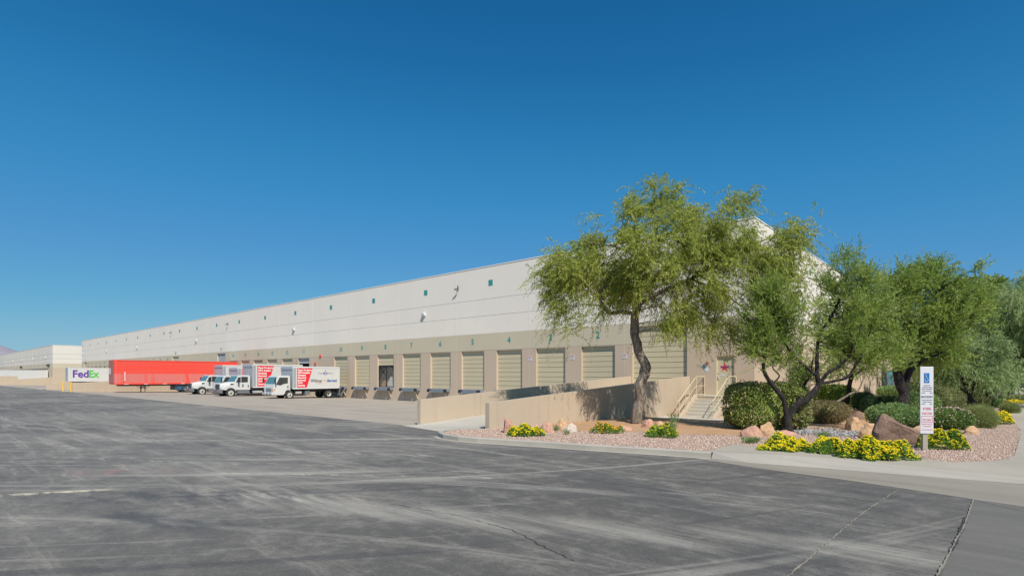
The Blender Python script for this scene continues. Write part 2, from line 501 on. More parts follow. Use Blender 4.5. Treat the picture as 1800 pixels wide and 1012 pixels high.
def shadedstones():
    t = NT('shaded_river_stones'); g = t.n('ShaderNodeNewGeometry')
    t.color(t.mix(g.outputs['Random Per Island'], (.13, .13, .14), (.42, .41, .40))); t.rough(.85); return t.mat  # white stones darkened to grey, their shade is in the colour
M['shaded_stones'] = shadedstones()
def dirt():
    t = NT('orange_decomposed_granite')
    n = t.noise(1.2, 6, .7); g = t.noise(45, 3, .75)
    c = t.mix(t.mr(n, .3, .7), (.40, .235, .125), (.52, .33, .19))
    c = t.mix(t.mr(g, .3, .6, .35, 0), c, (.27, .155, .085))
    t.color(c); t.rough(.97); t.bump(g, .8, .015); return t.mat
M['dirt'] = dirt()
def rockm(name, a, b, dk):
    t = NT(name)
    n = t.noise(2.2, 7, .7, dist=.4); n2 = t.noise(12, 6, .75); s = t.noise(1, 5, .7, t.mapping(scale=(1.5, 1.5, 6)))
    c = t.mix(t.mr(n, .35, .65), a, b)
    c = t.mix(t.mr(s, .55, .75, 0, .5), c, dk)
    c = t.mix(t.mr(n2, .35, .52, .75, 0), c, dk)
    t.color(c); t.rough(.93); t.bump(t.math('ADD', n2, n), .7, .05); return t.mat
M['rock_pink'] = rockm('pink_sandstone', (.50, .27, .20), (.60, .38, .27), (.30, .14, .10))
M['rock_orange'] = rockm('orange_sandstone', (.56, .34, .17), (.60, .42, .28), (.33, .17, .09))
M['rock_pale'] = rockm('pale_stone', (.56, .47, .39), (.62, .55, .47), (.36, .26, .20))
M['rock_brown'] = rockm('brown_sandstone', (.19, .12, .09), (.27, .18, .135), (.10, .06, .05))
M['mountain'] = rockm('hazed_mountain_rock', (.26, .25, .30), (.33, .29, .32), (.20, .19, .25))  # rock tone paled towards purple, distance haze put into the colour
def bark(name, a, b, patch=None):
    t = NT(name)
    n = t.noise(1, 8, .75, t.mapping(scale=(9, 9, 1.8)), dist=.8); v = t.noise(4, 7, .75)
    c = t.mix(t.mr(n, .40, .60), a, b); c = t.mix(t.mr(v, .52, .62, 0, .6), c, sc(a, .6))
    if patch: c = t.mix(t.mr(t.noise(6, 5, .7, dist=.5), .60, .66, 0, .8), c, patch)
    t.color(c); t.rough(.95); t.bump(n, 1.0, .07); return t.mat
M['bark_grey'] = bark('grey_brown_bark', (.09, .07, .055), (.38, .32, .26))
M['bark_dark'] = bark('dark_bark', (.014, .012, .012), (.032, .026, .024), (.20, .165, .14))
M['bark_pale'] = bark('pale_bark', (.20, .16, .12), (.40, .33, .26))

def leafm(name, a, b, d=None, dry=None, dryamt=.06, trans=.35):
    t = NT(name); g = t.n('ShaderNodeNewGeometry')
    r = t.n('ShaderNodeValToRGB'); t.l(g.outputs['Random Per Island'], r.inputs[0])
    e = r.color_ramp.elements
    e[0].position = 0; e[0].color = (*a, 1); e[1].position = 1 - dryamt; e[1].color = (*b, 1)
    if dry: k = e.new(min(.999, 1 - dryamt + .004)); k.color = (*dry, 1)
    n = t.noise(.8, 3)
    c = t.mix(t.mr(n, .4, .65, 0, .5), r.outputs[0], d or sc(a, .8))
    t.color(c); t.rough(.55); t.b.inputs['Specular IOR Level'].default_value = .3
    tr = t.n('ShaderNodeBsdfTranslucent'); t.l(c, tr.inputs['Color'])
    mx = t.n('ShaderNodeMixShader'); mx.inputs[0].default_value = trans
    out = t.t.nodes['Material Output']
    t.l(t.b.outputs[0], mx.inputs[1]); t.l(tr.outputs[0], mx.inputs[2]); t.l(mx.outputs[0], out.inputs['Surface'])
    return t.mat
M['leaf_mesquite'] = leafm('yellow_green_leaflets', (.31, .38, .065), (.48, .50, .12), (.25, .34, .06), (.55, .44, .22), .08, .45)
M['leaf_willow'] = leafm('mid_green_leaves', (.21, .32, .06), (.41, .49, .115), (.17, .27, .05), (.48, .40, .27), .06, .4)
M['leaf_feather'] = leafm('grey_green_feathery_leaves', (.25, .36, .15), (.40, .49, .21), (.21, .31, .12), (.44, .42, .22), .05, .45)
M['leaf_dark'] = leafm('dark_green_leaves', (.11, .19, .045), (.22, .31, .08), None, None, .05, .3)
M['leaf_hedge'] = leafm('hedge_leaves', (.14, .22, .04), (.36, .44, .10), (.27, .24, .12), (.44, .32, .22), .15, .3)
M['leaf_bright'] = leafm('bright_shrub_leaves', (.17, .28, .045), (.30, .41, .08), None, None, .05, .35)
M['leaf_grey'] = leafm('grey_green_shrub_leaves', (.17, .22, .08), (.29, .33, .13), (.18, .17, .08), (.34, .28, .16), .12, .3)
M['leaf_blue'] = leafm('dark_conifer_leaves', (.055, .11, .055), (.11, .19, .075), None, None, .05, .25)
M['leaf_soft'] = leafm('soft_green_shrub_leaves', (.18, .29, .10), (.31, .42, .16), None, None, .05, .35)
M['leaf_lantana'] = leafm('flower_mound_leaves', (.13, .27, .04), (.32, .46, .08), None, None, .05, .35)
M['leaf_brown'] = leafm('brown_green_mound_leaves', (.24, .20, .10), (.30, .29, .11), (.25, .18, .11), (.38, .29, .20), .15, .3)
M['grass'] = leafm('pale_grass_blades', (.24, .31, .10), (.40, .44, .17), None, (.4, .34, .2), .1, .4)
M['petal_yellow'] = leafm('yellow_petals', (.92, .72, .005), (.99, .88, .03), (.90, .66, .01), None, .03, .2)
M['petal_orange'] = leafm('orange_petals', (.85, .32, .01), (.90, .66, .02), (.85, .45, .01), None, .03, .2)
M['petal_pink'] = leafm('pale_pink_petals', (.75, .50, .45), (.82, .70, .65), None, None, .03, .2)

# ------------------------------------------------------------------ ground, roads, paths
def sheet(name, poly, dz, mat, cuts_x=(-60, -210), cuts_y=(0, -45), zf=GB, step=None):
    bm = bmesh.new()
    f = bm.faces.new([bm.verts.new((x, y, 0)) for x, y in poly])
    xs = [p[0] for p in poly]; ys = [p[1] for p in poly]
    cx, cy = list(cuts_x), list(cuts_y)
    if step:
        cx += list(np.arange(math.floor(min(xs)), max(xs), step)); cy += list(np.arange(math.floor(min(ys)), max(ys), step))
    bmesh.ops.triangulate(bm, faces=bm.faces[:])
    for c in cx:
        if min(xs) < c < max(xs):
            bmesh.ops.bisect_plane(bm, geom=bm.verts[:] + bm.edges[:] + bm.faces[:], plane_co=(c, 0, 0), plane_no=(1, 0, 0))
    for c in cy:
        if min(ys) < c < max(ys):
            bmesh.ops.bisect_plane(bm, geom=bm.verts[:] + bm.edges[:] + bm.faces[:], plane_co=(0, c, 0), plane_no=(0, 1, 0))
    for v in bm.verts: v.co.z = zf(v.co.x, v.co.y) + dz
    bmesh.ops.recalc_face_normals(bm, faces=bm.faces)
    for fc in bm.faces:
        if fc.normal.z < 0: fc.normal_flip()
    me = bpy.data.meshes.new(name); bm.to_mesh(me); bm.free(); me.materials.append(mat)
    if step: me.polygons.foreach_set('use_smooth', [True] * len(me.polygons))
    return tag(link(bpy.data.objects.new(name, me)), kind='structure')

sheet('ground', [(-9000, -9000), (9000, -9000), (9000, 9000), (-9000, 9000)], 0, M['asphalt'])
# loading court apron in front of the docks
sheet('loading_court', [(-300, 0.1), (-300, -17.3), (-7.6, -17.6), (-7.6, 0.1)], .004, M['court'])

# kerb line of the planting bed, from the ramp wall round the tip and along the drive
CURB = [(-3.75, -17.35), (-3.95, -18.2), (-3.9, -18.9), (-3.55, -19.45), (-2.9, -19.8), (-2.1, -19.9), (-1.4, -19.8), (-.6, -19.52), (.6, -19.12),
        (1.7, -18.85), (3.1, -18.38), (4.0, -18.12), (4.7, -17.95)]
def inset(poly, d):
    out = []
    for i, p in enumerate(poly):
        a = poly[max(i - 1, 0)]; b = poly[min(i + 1, len(poly) - 1)]
        dx, dy = b[0] - a[0], b[1] - a[1]; L = math.hypot(dx, dy)
        out.append((p[0] - dy / L * d, p[1] + dx / L * d))
    return out
ci = inset(CURB, .16); cm = inset(CURB, .025)
mb = MB()
for i in range(len(CURB) - 1):
    a, b = CURB[i], CURB[i + 1]; am, bm_ = cm[i], cm[i + 1]; ai, bi = ci[i], ci[i + 1]
    g = lambda p, dz: (p[0], p[1], GB(*p) + dz)
    mb.quad(g(a, -.05), g(b, -.05), g(b, .125), g(a, .125))
    mb.quad(g(a, .125), g(b, .125), g(bm_, .15), g(am, .15))
    mb.quad(g(am, .15), g(bm_, .15), g(bi, .152), g(ai, .152))
    mb.quad(g(ai, .152), g(bi, .152), g(bi, -.05), g(ai, -.05))
tag(mb.build('curb', M['curb']), kind='structure')
# thin concrete gutter lip along the kerb
mb = MB(); co_ = inset(CURB, -.16)
for i in range(3, len(CURB) - 1):
    mb.quad((*CURB[i], GB(*CURB[i]) + .005), (*CURB[i + 1], GB(*CURB[i + 1]) + .005), (*co_[i + 1], GB(*co_[i + 1]) + .005), (*co_[i], GB(*co_[i]) + .005))
tag(mb.build('gutter', M['curb']), kind='structure')

# sidewalk along the drive, its dropped kerb and the path along the side street
def g2(px, py, dz): p, _ = G(px, py, dz); return (p.x, p.y)
inner = [(4.55, -17.78)] + [g2(a, b, .14) for a, b in ((1288, 781), (1365, 787), (1500, 798), (1625, 807), (1676, 812), (1742, 810), (1774, 806.5), (1783, 800), (1789, 781), (1795, 757))]
lastx = 10.45
inner = inner + [(lastx, 6), (lastx + .05, 20), (lastx + .1, 200)]
front = [(4.72, -17.9), (5.4, -17.45), (6.2, -17.0), (7.2, -16.85), (8.2, -16.8), (9.3, -16.75), (10.6, -16.7), (12.2, -16.6), (12.9, -16.2), (13.3, -15.4)]
fh = [.145, .145, .14, .13, .115, .09, .06, .05, .05, .13]
low = [(4.72, -18.0), (5.6, -18.05), (6.4, -17.85), (7.3, -17.62), (8.2, -17.48), (9.3, -17.25), (10.6, -17.0), (12.4, -16.85), (13.2, -16.5), (13.55, -15.5)]
front += [(13.4, -10), (13.4, 6), (13.4, 20), (13.4, 200)]; fh += [.14] * 4
# sidewalk surface: fill between inner edge and front edge
poly = front[::-1]
bm = bmesh.new()
ring = [(p, GB(*p) + .145) for p in inner] + [(p, GB(*p) + h) for p, h in zip(front[::-1], fh[::-1])]
bm.faces.new([bm.verts.new((p[0], p[1], z)) for p, z in ring])
bmesh.ops.triangulate(bm, faces=bm.faces[:])
bmesh.ops.bisect_plane(bm, geom=bm.verts[:] + bm.edges[:] + bm.faces[:], plane_co=(0, 0, 0), plane_no=(0, 1, 0))
for v in bm.verts:
    if abs(v.co.y) < 1e-4: v.co.z = .145
bmesh.ops.recalc_face_normals(bm, faces=bm.faces)
me = bpy.data.meshes.new('sidewalk'); bm.to_mesh(me); bm.free(); me.materials.append(M['walk'])
tag(link(bpy.data.objects.new('sidewalk', me)), kind='structure')
mb = MB()
for i in range(len(low) - 1):
    a, b, c, d = front[i], front[i + 1], low[i + 1], low[i]
    mb.quad((*a, GB(*a) + fh[i] + .001), (*b, GB(*b) + fh[i + 1] + .001), (*c, GB(*c) + .006), (*d, GB(*d) + .006))
mb.quad((13.4, -15.4, .45), (13.4, 200, .142), (13.55, 200, -.05), (13.55, -15.4, .2))
tag(mb.build('dropped_curb', M['curb']), kind='structure')
# scored lines across the sidewalk
mb = MB()
for (a, b) in (((1366.5, 810), (1378, 791)), ((1625, 808), (1740, 836)), ((1676, 813), (1800, 842))):
    pa = g2(*a, .15); pb = g2(*b, .15)
    dx, dy = pb[0] - pa[0], pb[1] - pa[1]; L = math.hypot(dx, dy); nx, ny = -dy / L * .008, dx / L * .008
    zz = .1515
    mb.quad((pa[0] - nx, pa[1] - ny, GB(*pa) + zz), (pb[0] - nx, pb[1] - ny, GB(*pb) + zz), (pb[0] + nx, pb[1] + ny, GB(*pb) + zz), (pa[0] + nx, pa[1] + ny, GB(*pa) + zz))
#tag(mb.build('sidewalk_joint', M['gutter']), kind='structure')
asph_edge = [(4.5, -18.25), (6.03, -18.76), (7.65, -19.03), (8.58, -19.28), (9.57, -19.59), (10.6, -19.8), (14.5, -20.3)]
sheet('cross_gutter', [(4.3, -18.1)] + asph_edge + [(14.5, -15.2), (13.5, -15.4)] + low[::-1][1:], .004, M['gutter'])
sheet('street', [(9.52, -19.58), (10.6, -19.8), (14.5, -20.3), (60, -21), (60, -60), (8.9, -60), (9.3, -27), (9.42, -24.4), (9.50, -22)], .004, M['old_asphalt'])
sheet('side_street', [(14.5, -20.3), (14.5, 300), (40, 300), (40, -20.4)], .008, M['old_asphalt'])

# sealed cracks of the asphalt
def crack(name, pts, wd, mat, dz=.010, seed=1, jit=.03):
    rs = random.Random(seed); mb = MB(); P = []
    for i in range(len(pts) - 1):
        n = max(2, int(math.hypot(pts[i + 1][0] - pts[i][0], pts[i + 1][1] - pts[i][1]) / .06))
        for k in range(n): P.append((pts[i][0] + (pts[i + 1][0] - pts[i][0]) * k / n + rs.uniform(-jit, jit), pts[i][1] + (pts[i + 1][1] - pts[i][1]) * k / n + rs.uniform(-jit, jit)))
    P.append(pts[-1])
    W_ = [wd * rs.uniform(.2, 1.0) for _ in P]
    a = [inset(P, w_)[i] for i, w_ in enumerate(W_)]; b = [inset(P, -w_)[i] for i, w_ in enumerate(W_)]
    for i in range(len(P) - 1):
        mb.quad((*a[i], GB(*a[i]) + dz), (*a[i + 1], GB(*a[i + 1]) + dz), (*b[i + 1], GB(*b[i + 1]) + dz), (*b[i], GB(*b[i]) + dz))
    return tag(mb.build(name, mat), kind='structure')
M['crack_pale'] = painted('sandy_crack_fill', (.27, .25, .20), .95, .3, 8, 40, .2)
M['crack_dark'] = painted('dark_crack', (.045, .046, .048), .95, .2)
crack('road_crack', [(8.56, -19.3), (8.42, -22.0), (8.38, -25.4), (8.3, -29)], .011, M['crack_pale'], .009, 1, .009)
crack('road_crack', [(9.54, -19.65), (9.5, -22.0), (9.40, -24.4), (9.3, -29)], .011, M['crack_pale'], .016, 2, .006)
crack('road_crack', [(9.5, -21.3), (9.47, -22.6), (9.44, -23.4)], .030, M['crack_dark'], .012, 3, .012)
crack('road_crack', [g2(690, 886, 0), g2(800, 905, 0), g2(900, 931, 0), g2(950, 958, 0), g2(1010, 985, 0)], .007, M['crack_dark'], .008, 4, .016)
crack('road_crack', [(9.6, -19.7), (10.6, -20.6), (12, -21.4)], .012, M['crack_pale'], .016, 5, .02)

# planting bed
land = [(-3.66, -17.4)] + [p for p in ci[1:]] + inner[1:-1] + [(10.55, 120), (-1, 120), (-1, -.05), (-3.66, -.05)]
sheet('gravel_bed', land, 0, M['gravel'], zf=GH, step=.5)
def pxpoly(pts): return [g2land(*p) for p in pts]
def g2land(px, py): p, _ = G(px, py); return (p.x, p.y)
dirt_poly = [(-3.6, -13.6), g2land(1000, 758), g2land(1060, 757), g2land(1120, 759), g2land(1200, 763), g2land(1300, 765.5), g2land(1410, 760), g2land(1445, 752),
             g2land(1500, 757), g2land(1530, 745), (6.0, 0), (5.5, 9), (6.5, 20), (5, 34), (.1, 34), (.1, -.1), (-3.6, -.1)]
sheet('dirt_ground', dirt_poly, .012, M['dirt'], zf=GH, step=.5)
# path at the foot of the stairs
mb = MB(); mb.add([(-3.6, -4.5, -.3), (-.2, -4.5, -.3), (.2, -3.0, -.3), (-3.6, -3.0, -.3), (-3.6, -4.5, .15), (-.2, -4.5, .15), (.2, -3.0, .15), (-3.6, -3.0, .15)],
    [(0, 3, 2, 1), (4, 5, 6, 7), (0, 1, 5, 4), (1, 2, 6, 5), (2, 3, 7, 6), (3, 0, 4, 7)])
tag(mb.build('stair_path', M['concrete_light']), kind='structure')

# loose stones on the gravel
def inpoly(x, y, poly):
    c = np.zeros(len(x), bool); j = len(poly) - 1
    for i in range(len(poly)):
        xi, yi = poly[i]; xj, yj = poly[j]
        m = ((yi > y) != (yj > y)) & (x < (xj - xi) * (y - yi) / (yj - yi + 1e-12) + xi)
        c ^= m; j = i
    return c
OCT = np.array([(1, 0, 0), (0, 1, 0), (-1, 0, 0), (0, -1, 0), (0, 0, 1), (0, 0, -1)], float)
OF = np.array([(0, 1, 4), (1, 2, 4), (2, 3, 4), (3, 0, 4), (1, 0, 5), (2, 1, 5), (3, 2, 5), (0, 3, 5)])
def pebbles(name, pts, smin, smax, mat, parent=None, flat=.6):
    n = len(pts)
    V = OCT[None] * RNG.uniform(.6, 1.2, (n, 6, 1)) * RNG.uniform(smin, smax, (n, 1, 1))
    V[:, :, 2] *= flat
    a = RNG.uniform(0, 6.28, n); ca, sa = np.cos(a)[:, None], np.sin(a)[:, None]
    x = V[:, :, 0] * ca - V[:, :, 1] * sa; y = V[:, :, 0] * sa + V[:, :, 1] * ca
    V[:, :, 0], V[:, :, 1] = x, y
    V += pts[:, None, :]
    F = (OF[None] + (np.arange(n) * 6)[:, None, None]).reshape(-1, 3)
    return npmesh(name, V.reshape(-1, 3), F, mat, parent)
X = RNG.uniform(-4, 10.6, 95000); Y = RNG.uniform(-20, 4, 95000)
k = inpoly(X, Y, land) & ~inpoly(X, Y, dirt_poly) & (RNG.random(95000) < np.clip(1.15 - (Y + 20) / 26, .25, 1))
X, Y = X[k][:42000], Y[k][:42000]
Zs = np.array([GH(a, b) for a, b in zip(X, Y)]) + .008
o = pebbles('gravel_stones', np.stack([X, Y, Zs], 1), .012, .030, M['stones'])
tag(o, 'loose pink stones strewn over the gravel bed', 'gravel', kind='stuff')
cxy, _ = G(1467, 762)
nn = 700
X = cxy.x + RNG.normal(0, .9, nn); Y = cxy.y + RNG.normal(0, .75, nn)
Zs = np.array([GH(a, b) for a, b in zip(X, Y)]) + .03
o = pebbles('river_stones', np.stack([X, Y, Zs], 1), .03, .09, M['shaded_stones'])
tag(o, 'white river stones toned grey for shade, spread between the flowers and the brown mound', 'stones', kind='stuff')

# distant mountains
def mountains():
    V = []; F = []
    nx, ny = 140, 14
    for i in range(nx):
        px = -2600 + i * 26
        for j in range(ny):
            D = 6500 + j * 260
            ridge = 470 + 150 * noise.noise(Vector((px * .0022, 3.1, 0))) + 60 * noise.noise(Vector((px * .012, 7, 0)))
            fall = smooth((170 - px) / 190.0) if px > -60 else 1.0
            prof = math.sin(math.pi * min(1, (j + .2) / (ny - 1) * 1.05)) ** 1.2
            h = (ridge * .96 * max(fall, .12)) * prof * (D / 8000) * (1 + .35 * noise.noise(Vector((px * .01, j * .5, 2))))
            X_ = (px - 900) / FPX * D
            V.append((CX + RT[0] * X_ + FW[0] * D, CY + RT[1] * X_ + FW[1] * D, h - 5))
    for i in range(nx - 1):
        for j in range(ny - 1):
            F.append((i * ny + j, (i + 1) * ny + j, (i + 1) * ny + j + 1, i * ny + j + 1))
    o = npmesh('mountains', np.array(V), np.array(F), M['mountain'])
    return tag(o, kind='structure')
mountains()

# ------------------------------------------------------------------ warehouse
# x = -s along the facade (s metres from the near corner), facade plane y = 0 facing -y
WH = empty('warehouse', (-82, 0, 0), 'long white and tan concrete warehouse with a row of numbered dock doors', 'warehouse', 'warehouses of the estate')
OX = 82.0                       # children are placed relative to the empty
def part(mb, name, mats, root=WH, **kw):
    o = mb.build(name, mats, root, **kw)
    o.location = (-root.location.x, -root.location.y, -root.location.z)
    return o
TOP = 10.92
Z1, Z2 = 4.33, 5.66
slots = {i: 10.0 + 3.97 * i for i in range(0, 39)}
openings = []                   # (s0, s1, z0, z1, kind, index)
for i in list(range(0, 9)) + list(range(10, 16)):
    c = slots[i]; openings.append((c - 1.31, c + 1.31, 1.2, 4.28, 'dock', i))
for i in range(22, 38): c = slots[i]; openings.append((c - 1.31, c + 1.31, 1.2, 4.28, 'dock', i))
for s0, s1 in ((3.82, 7.42), (72.3, 75.3), (91.7, 94.9), (158.6, 161.6)): openings.append((s0, s1, 1.2, 5.42, 'drive', None))
openings.append((1.08, 2.10, 1.2, 3.44, 'man', None))
openings.sort()
LEN = 164.0
mb = MB()
cuts = sorted(set([0, LEN] + [o[0] for o in openings] + [o[1] for o in openings]))
zc = [-.8, 1.2, 3.44, 4.28, Z1, 5.42, Z2, TOP]
def mi_of(z): return 0 if z < Z1 else (1 if z < Z2 else 2)
for a, b in zip(cuts[:-1], cuts[1:]):
    mid = (a + b) / 2
    op = [o for o in openings if o[0] < mid < o[1]]
    for z0, z1 in zip(zc[:-1], zc[1:]):
        zm = (z0 + z1) / 2
        if op and op[0][2] < zm < op[0][3]: continue
        mb.quad((-b, 0, z0), (-a, 0, z0), (-a, 0, z1), (-b, 0, z1), mi_of(zm))
REC = .18
for s0, s1, z0, z1, kd, i in openings:
    for zz0, zz1 in ((z0, min(z1, Z1)), (Z1, z1)):
        if zz1 <= zz0: continue
        m_ = mi_of((zz0 + zz1) / 2)
        mb.quad((-s0, 0, zz0), (-s0, REC, zz0), (-s0, REC, zz1), (-s0, 0, zz1), m_)
        mb.quad((-s1, 0, zz0), (-s1, REC, zz0), (-s1, REC, zz1), (-s1, 0, zz1), m_)
    mb.quad((-s1, 0, z1), (-s0, 0, z1), (-s0, REC, z1), (-s1, REC, z1), mi_of(z1 - .01))
    mb.quad((-s1, 0, z0), (-s0, 0, z0), (-s0, REC, z0), (-s1, REC, z0), 0)
# right end wall (x = 0) and the others
for z0, z1 in zip([-.8, Z1, Z2], [Z1, Z2, TOP]):
    m_ = mi_of((z0 + z1) / 2)
    if z1 <= Z1 + .01:
        mb.quad((0, 0, z0), (0, 48.6, z0), (0, 48.6, 3.0), (0, 0, 3.0), 0)
        mb.quad((0, 0, 3.0), (0, 95, 3.0), (0, 95, z1), (0, 0, z1), 0)
        mb.quad((0, 62, z0), (0, 95, z0), (0, 95, 3.0), (0, 62, 3.0), 0)
        mb.quad((0, 48.6, z0), (0, 62, z0), (0, 62, .6), (0, 48.6, .6), 0)
    else:
        mb.quad((0, 0, z0), (0, 95, z0), (0, 95, z1), (0, 0, z1), m_)
    mb.quad((-LEN, 0, z0), (-LEN, 95, z0), (-LEN, 95, z1), (-LEN, 0, z1), m_)
    mb.quad((-LEN, 95, z0), (0, 95, z0), (0, 95, z1), (-LEN, 95, z1), m_)
part(mb, 'wall', [M['wall_tan'], M['wall_khaki'], M['wall_white']])
mb = MB(); mb.quad((-LEN, 0, 10.3), (0, 0, 10.3), (0, 95, 10.3), (-LEN, 95, 10.3)); part(mb, 'roof', M['concrete_light'])
mb = MB(); mb.box(-LEN + .02, -.02, .3, 40, 1.0, 1.19); mb.box(-LEN + .02, -.02, 39, 39.2, 1.3, 10.2); part(mb, 'floor_slab', M['dark'])
mb = MB()
mb.box(-LEN - .03, .03, -.03, .22, TOP, TOP + .06); mb.box(-.22, .03, .22, 95, TOP, TOP + .06)
part(mb, 'coping', M['caulk'])
# reveal lines
def hline(z, a, b, h=.022):
    mb = MB(); mb.box(-b, -a, -.004, .002, z - h / 2, z + h / 2); part(mb, 'reveal_line', M['joint'])
for z in (7.06, 8.38): hline(z, 0, LEN)
ca = 0
for o_ in openings:
    if o_[3] > 5: hline(Z1, ca, o_[0]); ca = o_[1]
hline(Z1, ca, LEN)
for z in (7.06, 8.38, Z1):
    mb = MB(); mb.box(-.002, .004, 0.02, 95, z - .013, z + .013); part(mb, 'reveal_line', M['joint'])
k = 1
while 8 * k < LEN:
    s = 7.94 * k + .06
    mb = MB()
    z0_ = Z2 if any(o[0] - .02 < s < o[1] + .02 and o[4] == 'drive' for o in openings) else -.3
    if z0_ < 0:
        mb.box(-s - .012, -s + .012, -.006, .002, -.3, Z1 - .02, 1); mb.box(-s - .012, -s + .012, -.006, .002, Z1 + .02, Z2, 1)
    mb.box(-s - .035, -s + .035, -.006, .002, Z2, TOP, 0)
    mb.box(-s - .006, -s + .006, -.0075, .002, Z2, TOP, 2)
    part(mb, 'panel_joint', [M['caulk'], M['caulk_low'], M['joint']])
    k += 1
for y in np.arange(7.9, 95, 7.9):
    mb = MB(); mb.box(-.002, .006, y - .03, y + .03, 0, TOP, 0); part(mb, 'panel_joint', M['caulk'])

# one dock door, then copies
def door_mb(w_, h_, n, bottom=0.0):
    mb = MB(); ph = h_ / n
    mb.box(-w_ / 2, w_ / 2, .03, .05, bottom, h_, 1)
    for k in range(n):
        z0 = k * ph
        if z0 + ph <= bottom + .01: continue
        z0 = max(z0, bottom)
        mb.box(-w_ / 2, w_ / 2, 0, .028, z0 + .009, (k + 1) * ph - .009)
        mb.box(-w_ / 2, w_ / 2, -.008, 0, z0 + .02, z0 + .045)
    return mb
M['door_gap'] = painted('door_gap', (.16, .14, .09), .9, .1)
dd = door_mb(2.66, 3.1, 9).build('dock_door', [M['door_khaki'], M['door_gap']])
dlev = MB()
dlev.box(-1.25, 1.25, -.40, -.002, -.05, .0); dlev.box(-.78, .78, -.44, -.40, -.33, -.02)
dlev.box(-1.25, -.82, -.36, -.002, -.24, -.052); dlev.box(.82, 1.25, -.36, -.002, -.24, -.052)
dlev = dlev.build('dock_leveler', M['leveler'], bevel=.01)
db = MB(); db.box(-.13, .13, -.48, -.365, -.30, -.052); db = db.build('dock_bumper', M['rubber'], bevel=.01)
leg_ = MB(); sx = 0
leg_.add([(sx - .03, -.44, -.24), (sx + .03, -.44, -.24), (sx + .03, -.02, -1.0), (sx - .03, -.02, -1.0), (sx - .03, -.36, -.24), (sx + .03, -.36, -.24), (sx + .03, -.003, -.9), (sx - .03, -.003, -.9)],
         [(0, 1, 2, 3), (4, 7, 6, 5), (0, 4, 5, 1), (3, 2, 6, 7), (0, 3, 7, 4), (1, 5, 6, 2)])
leg_ = leg_.build('leveler_brace', M['caulk_low'])
used = set()
def put(proto, parent, loc):
    o = proto if proto.name not in used else proto.copy()
    if proto.name in used: COL.objects.link(o)
    used.add(proto.name)
    o.parent = parent; o.location = loc
    return o
for s0, s1, z0, z1, kd, i in openings:
    if kd != 'dock': continue
    c = (s0 + s1) / 2
    if i not in (6, 10): put(dd, WH, (OX - c, REC - .02, 1.2))
    l_ = put(dlev, WH, (OX - c, 0, 1.19))
    for sx in (-1.1, 1.1): put(db, l_, (sx, 0, 0))
    if i < 10:
        for sx in (-.95, .95): put(leg_, l_, (sx, 0, 0))
o = door_mb(2.66, 3.1, 9, 2.07).build('dock_door', [M['door_khaki'], M['door_gap']]); o.parent = WH; o.location = (OX - slots[6], REC - .02, 1.2)
o['label'] = 'dock door raised halfway above the chain-link gate'
o = door_mb(2.66, 3.1, 9, 2.45).build('dock_door', [M['door_grey'], M['door_gap']]); o.parent = WH; o.location = (OX - slots[10], REC - .02, 1.2)
o['label'] = 'grey dock door rolled up to a narrow strip'
for s0, s1, z1b, bot, mt in ((3.82, 7.42, 4.22, 0, 'door_khaki'), (72.3, 75.3, 4.22, 2.6, 'door_grey'), (91.7, 94.9, 4.22, 0, 'door_khaki'), (158.6, 161.6, 4.22, 0, 'door_khaki')):
    o = door_mb(s1 - s0 + .04, z1b, 13, bot).build('drive_in_door', [M[mt], M['door_gap']]); o.parent = WH; o.location = (OX - (s0 + s1) / 2, REC - .02, 1.2)
# painted numbers
for i in list(range(0, 9)) + list(range(10, 16)) + list(range(22, 38)):
    n = i + 2 if i < 9 else i + 1
    ch = str(n)
    if i == 16: ch = '17'
    if i in (6, 7, 8): pass
    text(ch, .62, (OX - slots[i], -.008, 4.83), FRONT, M['teal'], WH, 'door_number', bold=.018, align='CENTER')
for s in (73.8, 93.3, 160.1):
    text({73.8: '17', 93.3: '22', 160.1: '39'}[s], .6, (OX - s, -.008, 5.80), FRONT, M['teal'], WH, 'door_number', bold=.018, align='CENTER')
# teal squares under the parapet
for k in range(21):
    s = 4.0 + 7.94 * k
    mb = MB(); mb.box(-.22, .22, -.02, -.001, -.22, .22)
    o = mb.build('teal_tile', M['teal'], WH); o.location = (OX - s, 0, 9.62)
for k in range(5):
    mb = MB(); mb.box(.001, .02, -.22, .22, -.22, .22)
    o = mb.build('teal_tile', M['teal'], WH); o.location = (OX, 4 + 7.9 * k, 9.62)
# wall packs and cameras
def wall_light(s, z=7.72):
    mb = MB()
    mb.add([(-.17, -.001, .2), (.17, -.001, .2), (.17, -.26, .10), (-.17, -.26, .10), (-.17, -.001, -.2), (.17, -.001, -.2), (.17, -.24, -.06), (-.17, -.24, -.06)],
           [(0, 1, 2, 3), (4, 7, 6, 5), (3, 2, 6, 7), (0, 3, 7, 4), (1, 5, 6, 2), (0, 4, 5, 1)])
    o = mb.build('wall_light', M['fixture'], WH, bevel=.01); o.location = (OX - s, 0, z)
    m2 = MB(); m2.box(-.13, .13, -.22, -.04, -.155, -.12); q = m2.build('lens', M['lens'], o)
for s in (28.0, 51.9, 83.6, 115.5, 139.3, 162.5): wall_light(s)
for s in (23.6, 71.3, 95.4):
    mb = MB()
    mb.box(-.05, .05, -.10, -.001, -.05, .18); mb.tube([(0, -.08, 0), (0, -.24, -.02)], .025, 8)
    mb.tube([(-.16, -.30, -.06), (.14, -.22, -.02)], .06, 10)
    mb.tube([(.02, -.10, .15), (.10, -.16, .26)], .03, 8)
    o = mb.build('security_camera', M['bronze'], WH); o.location = (OX - s, 0, 9.5)
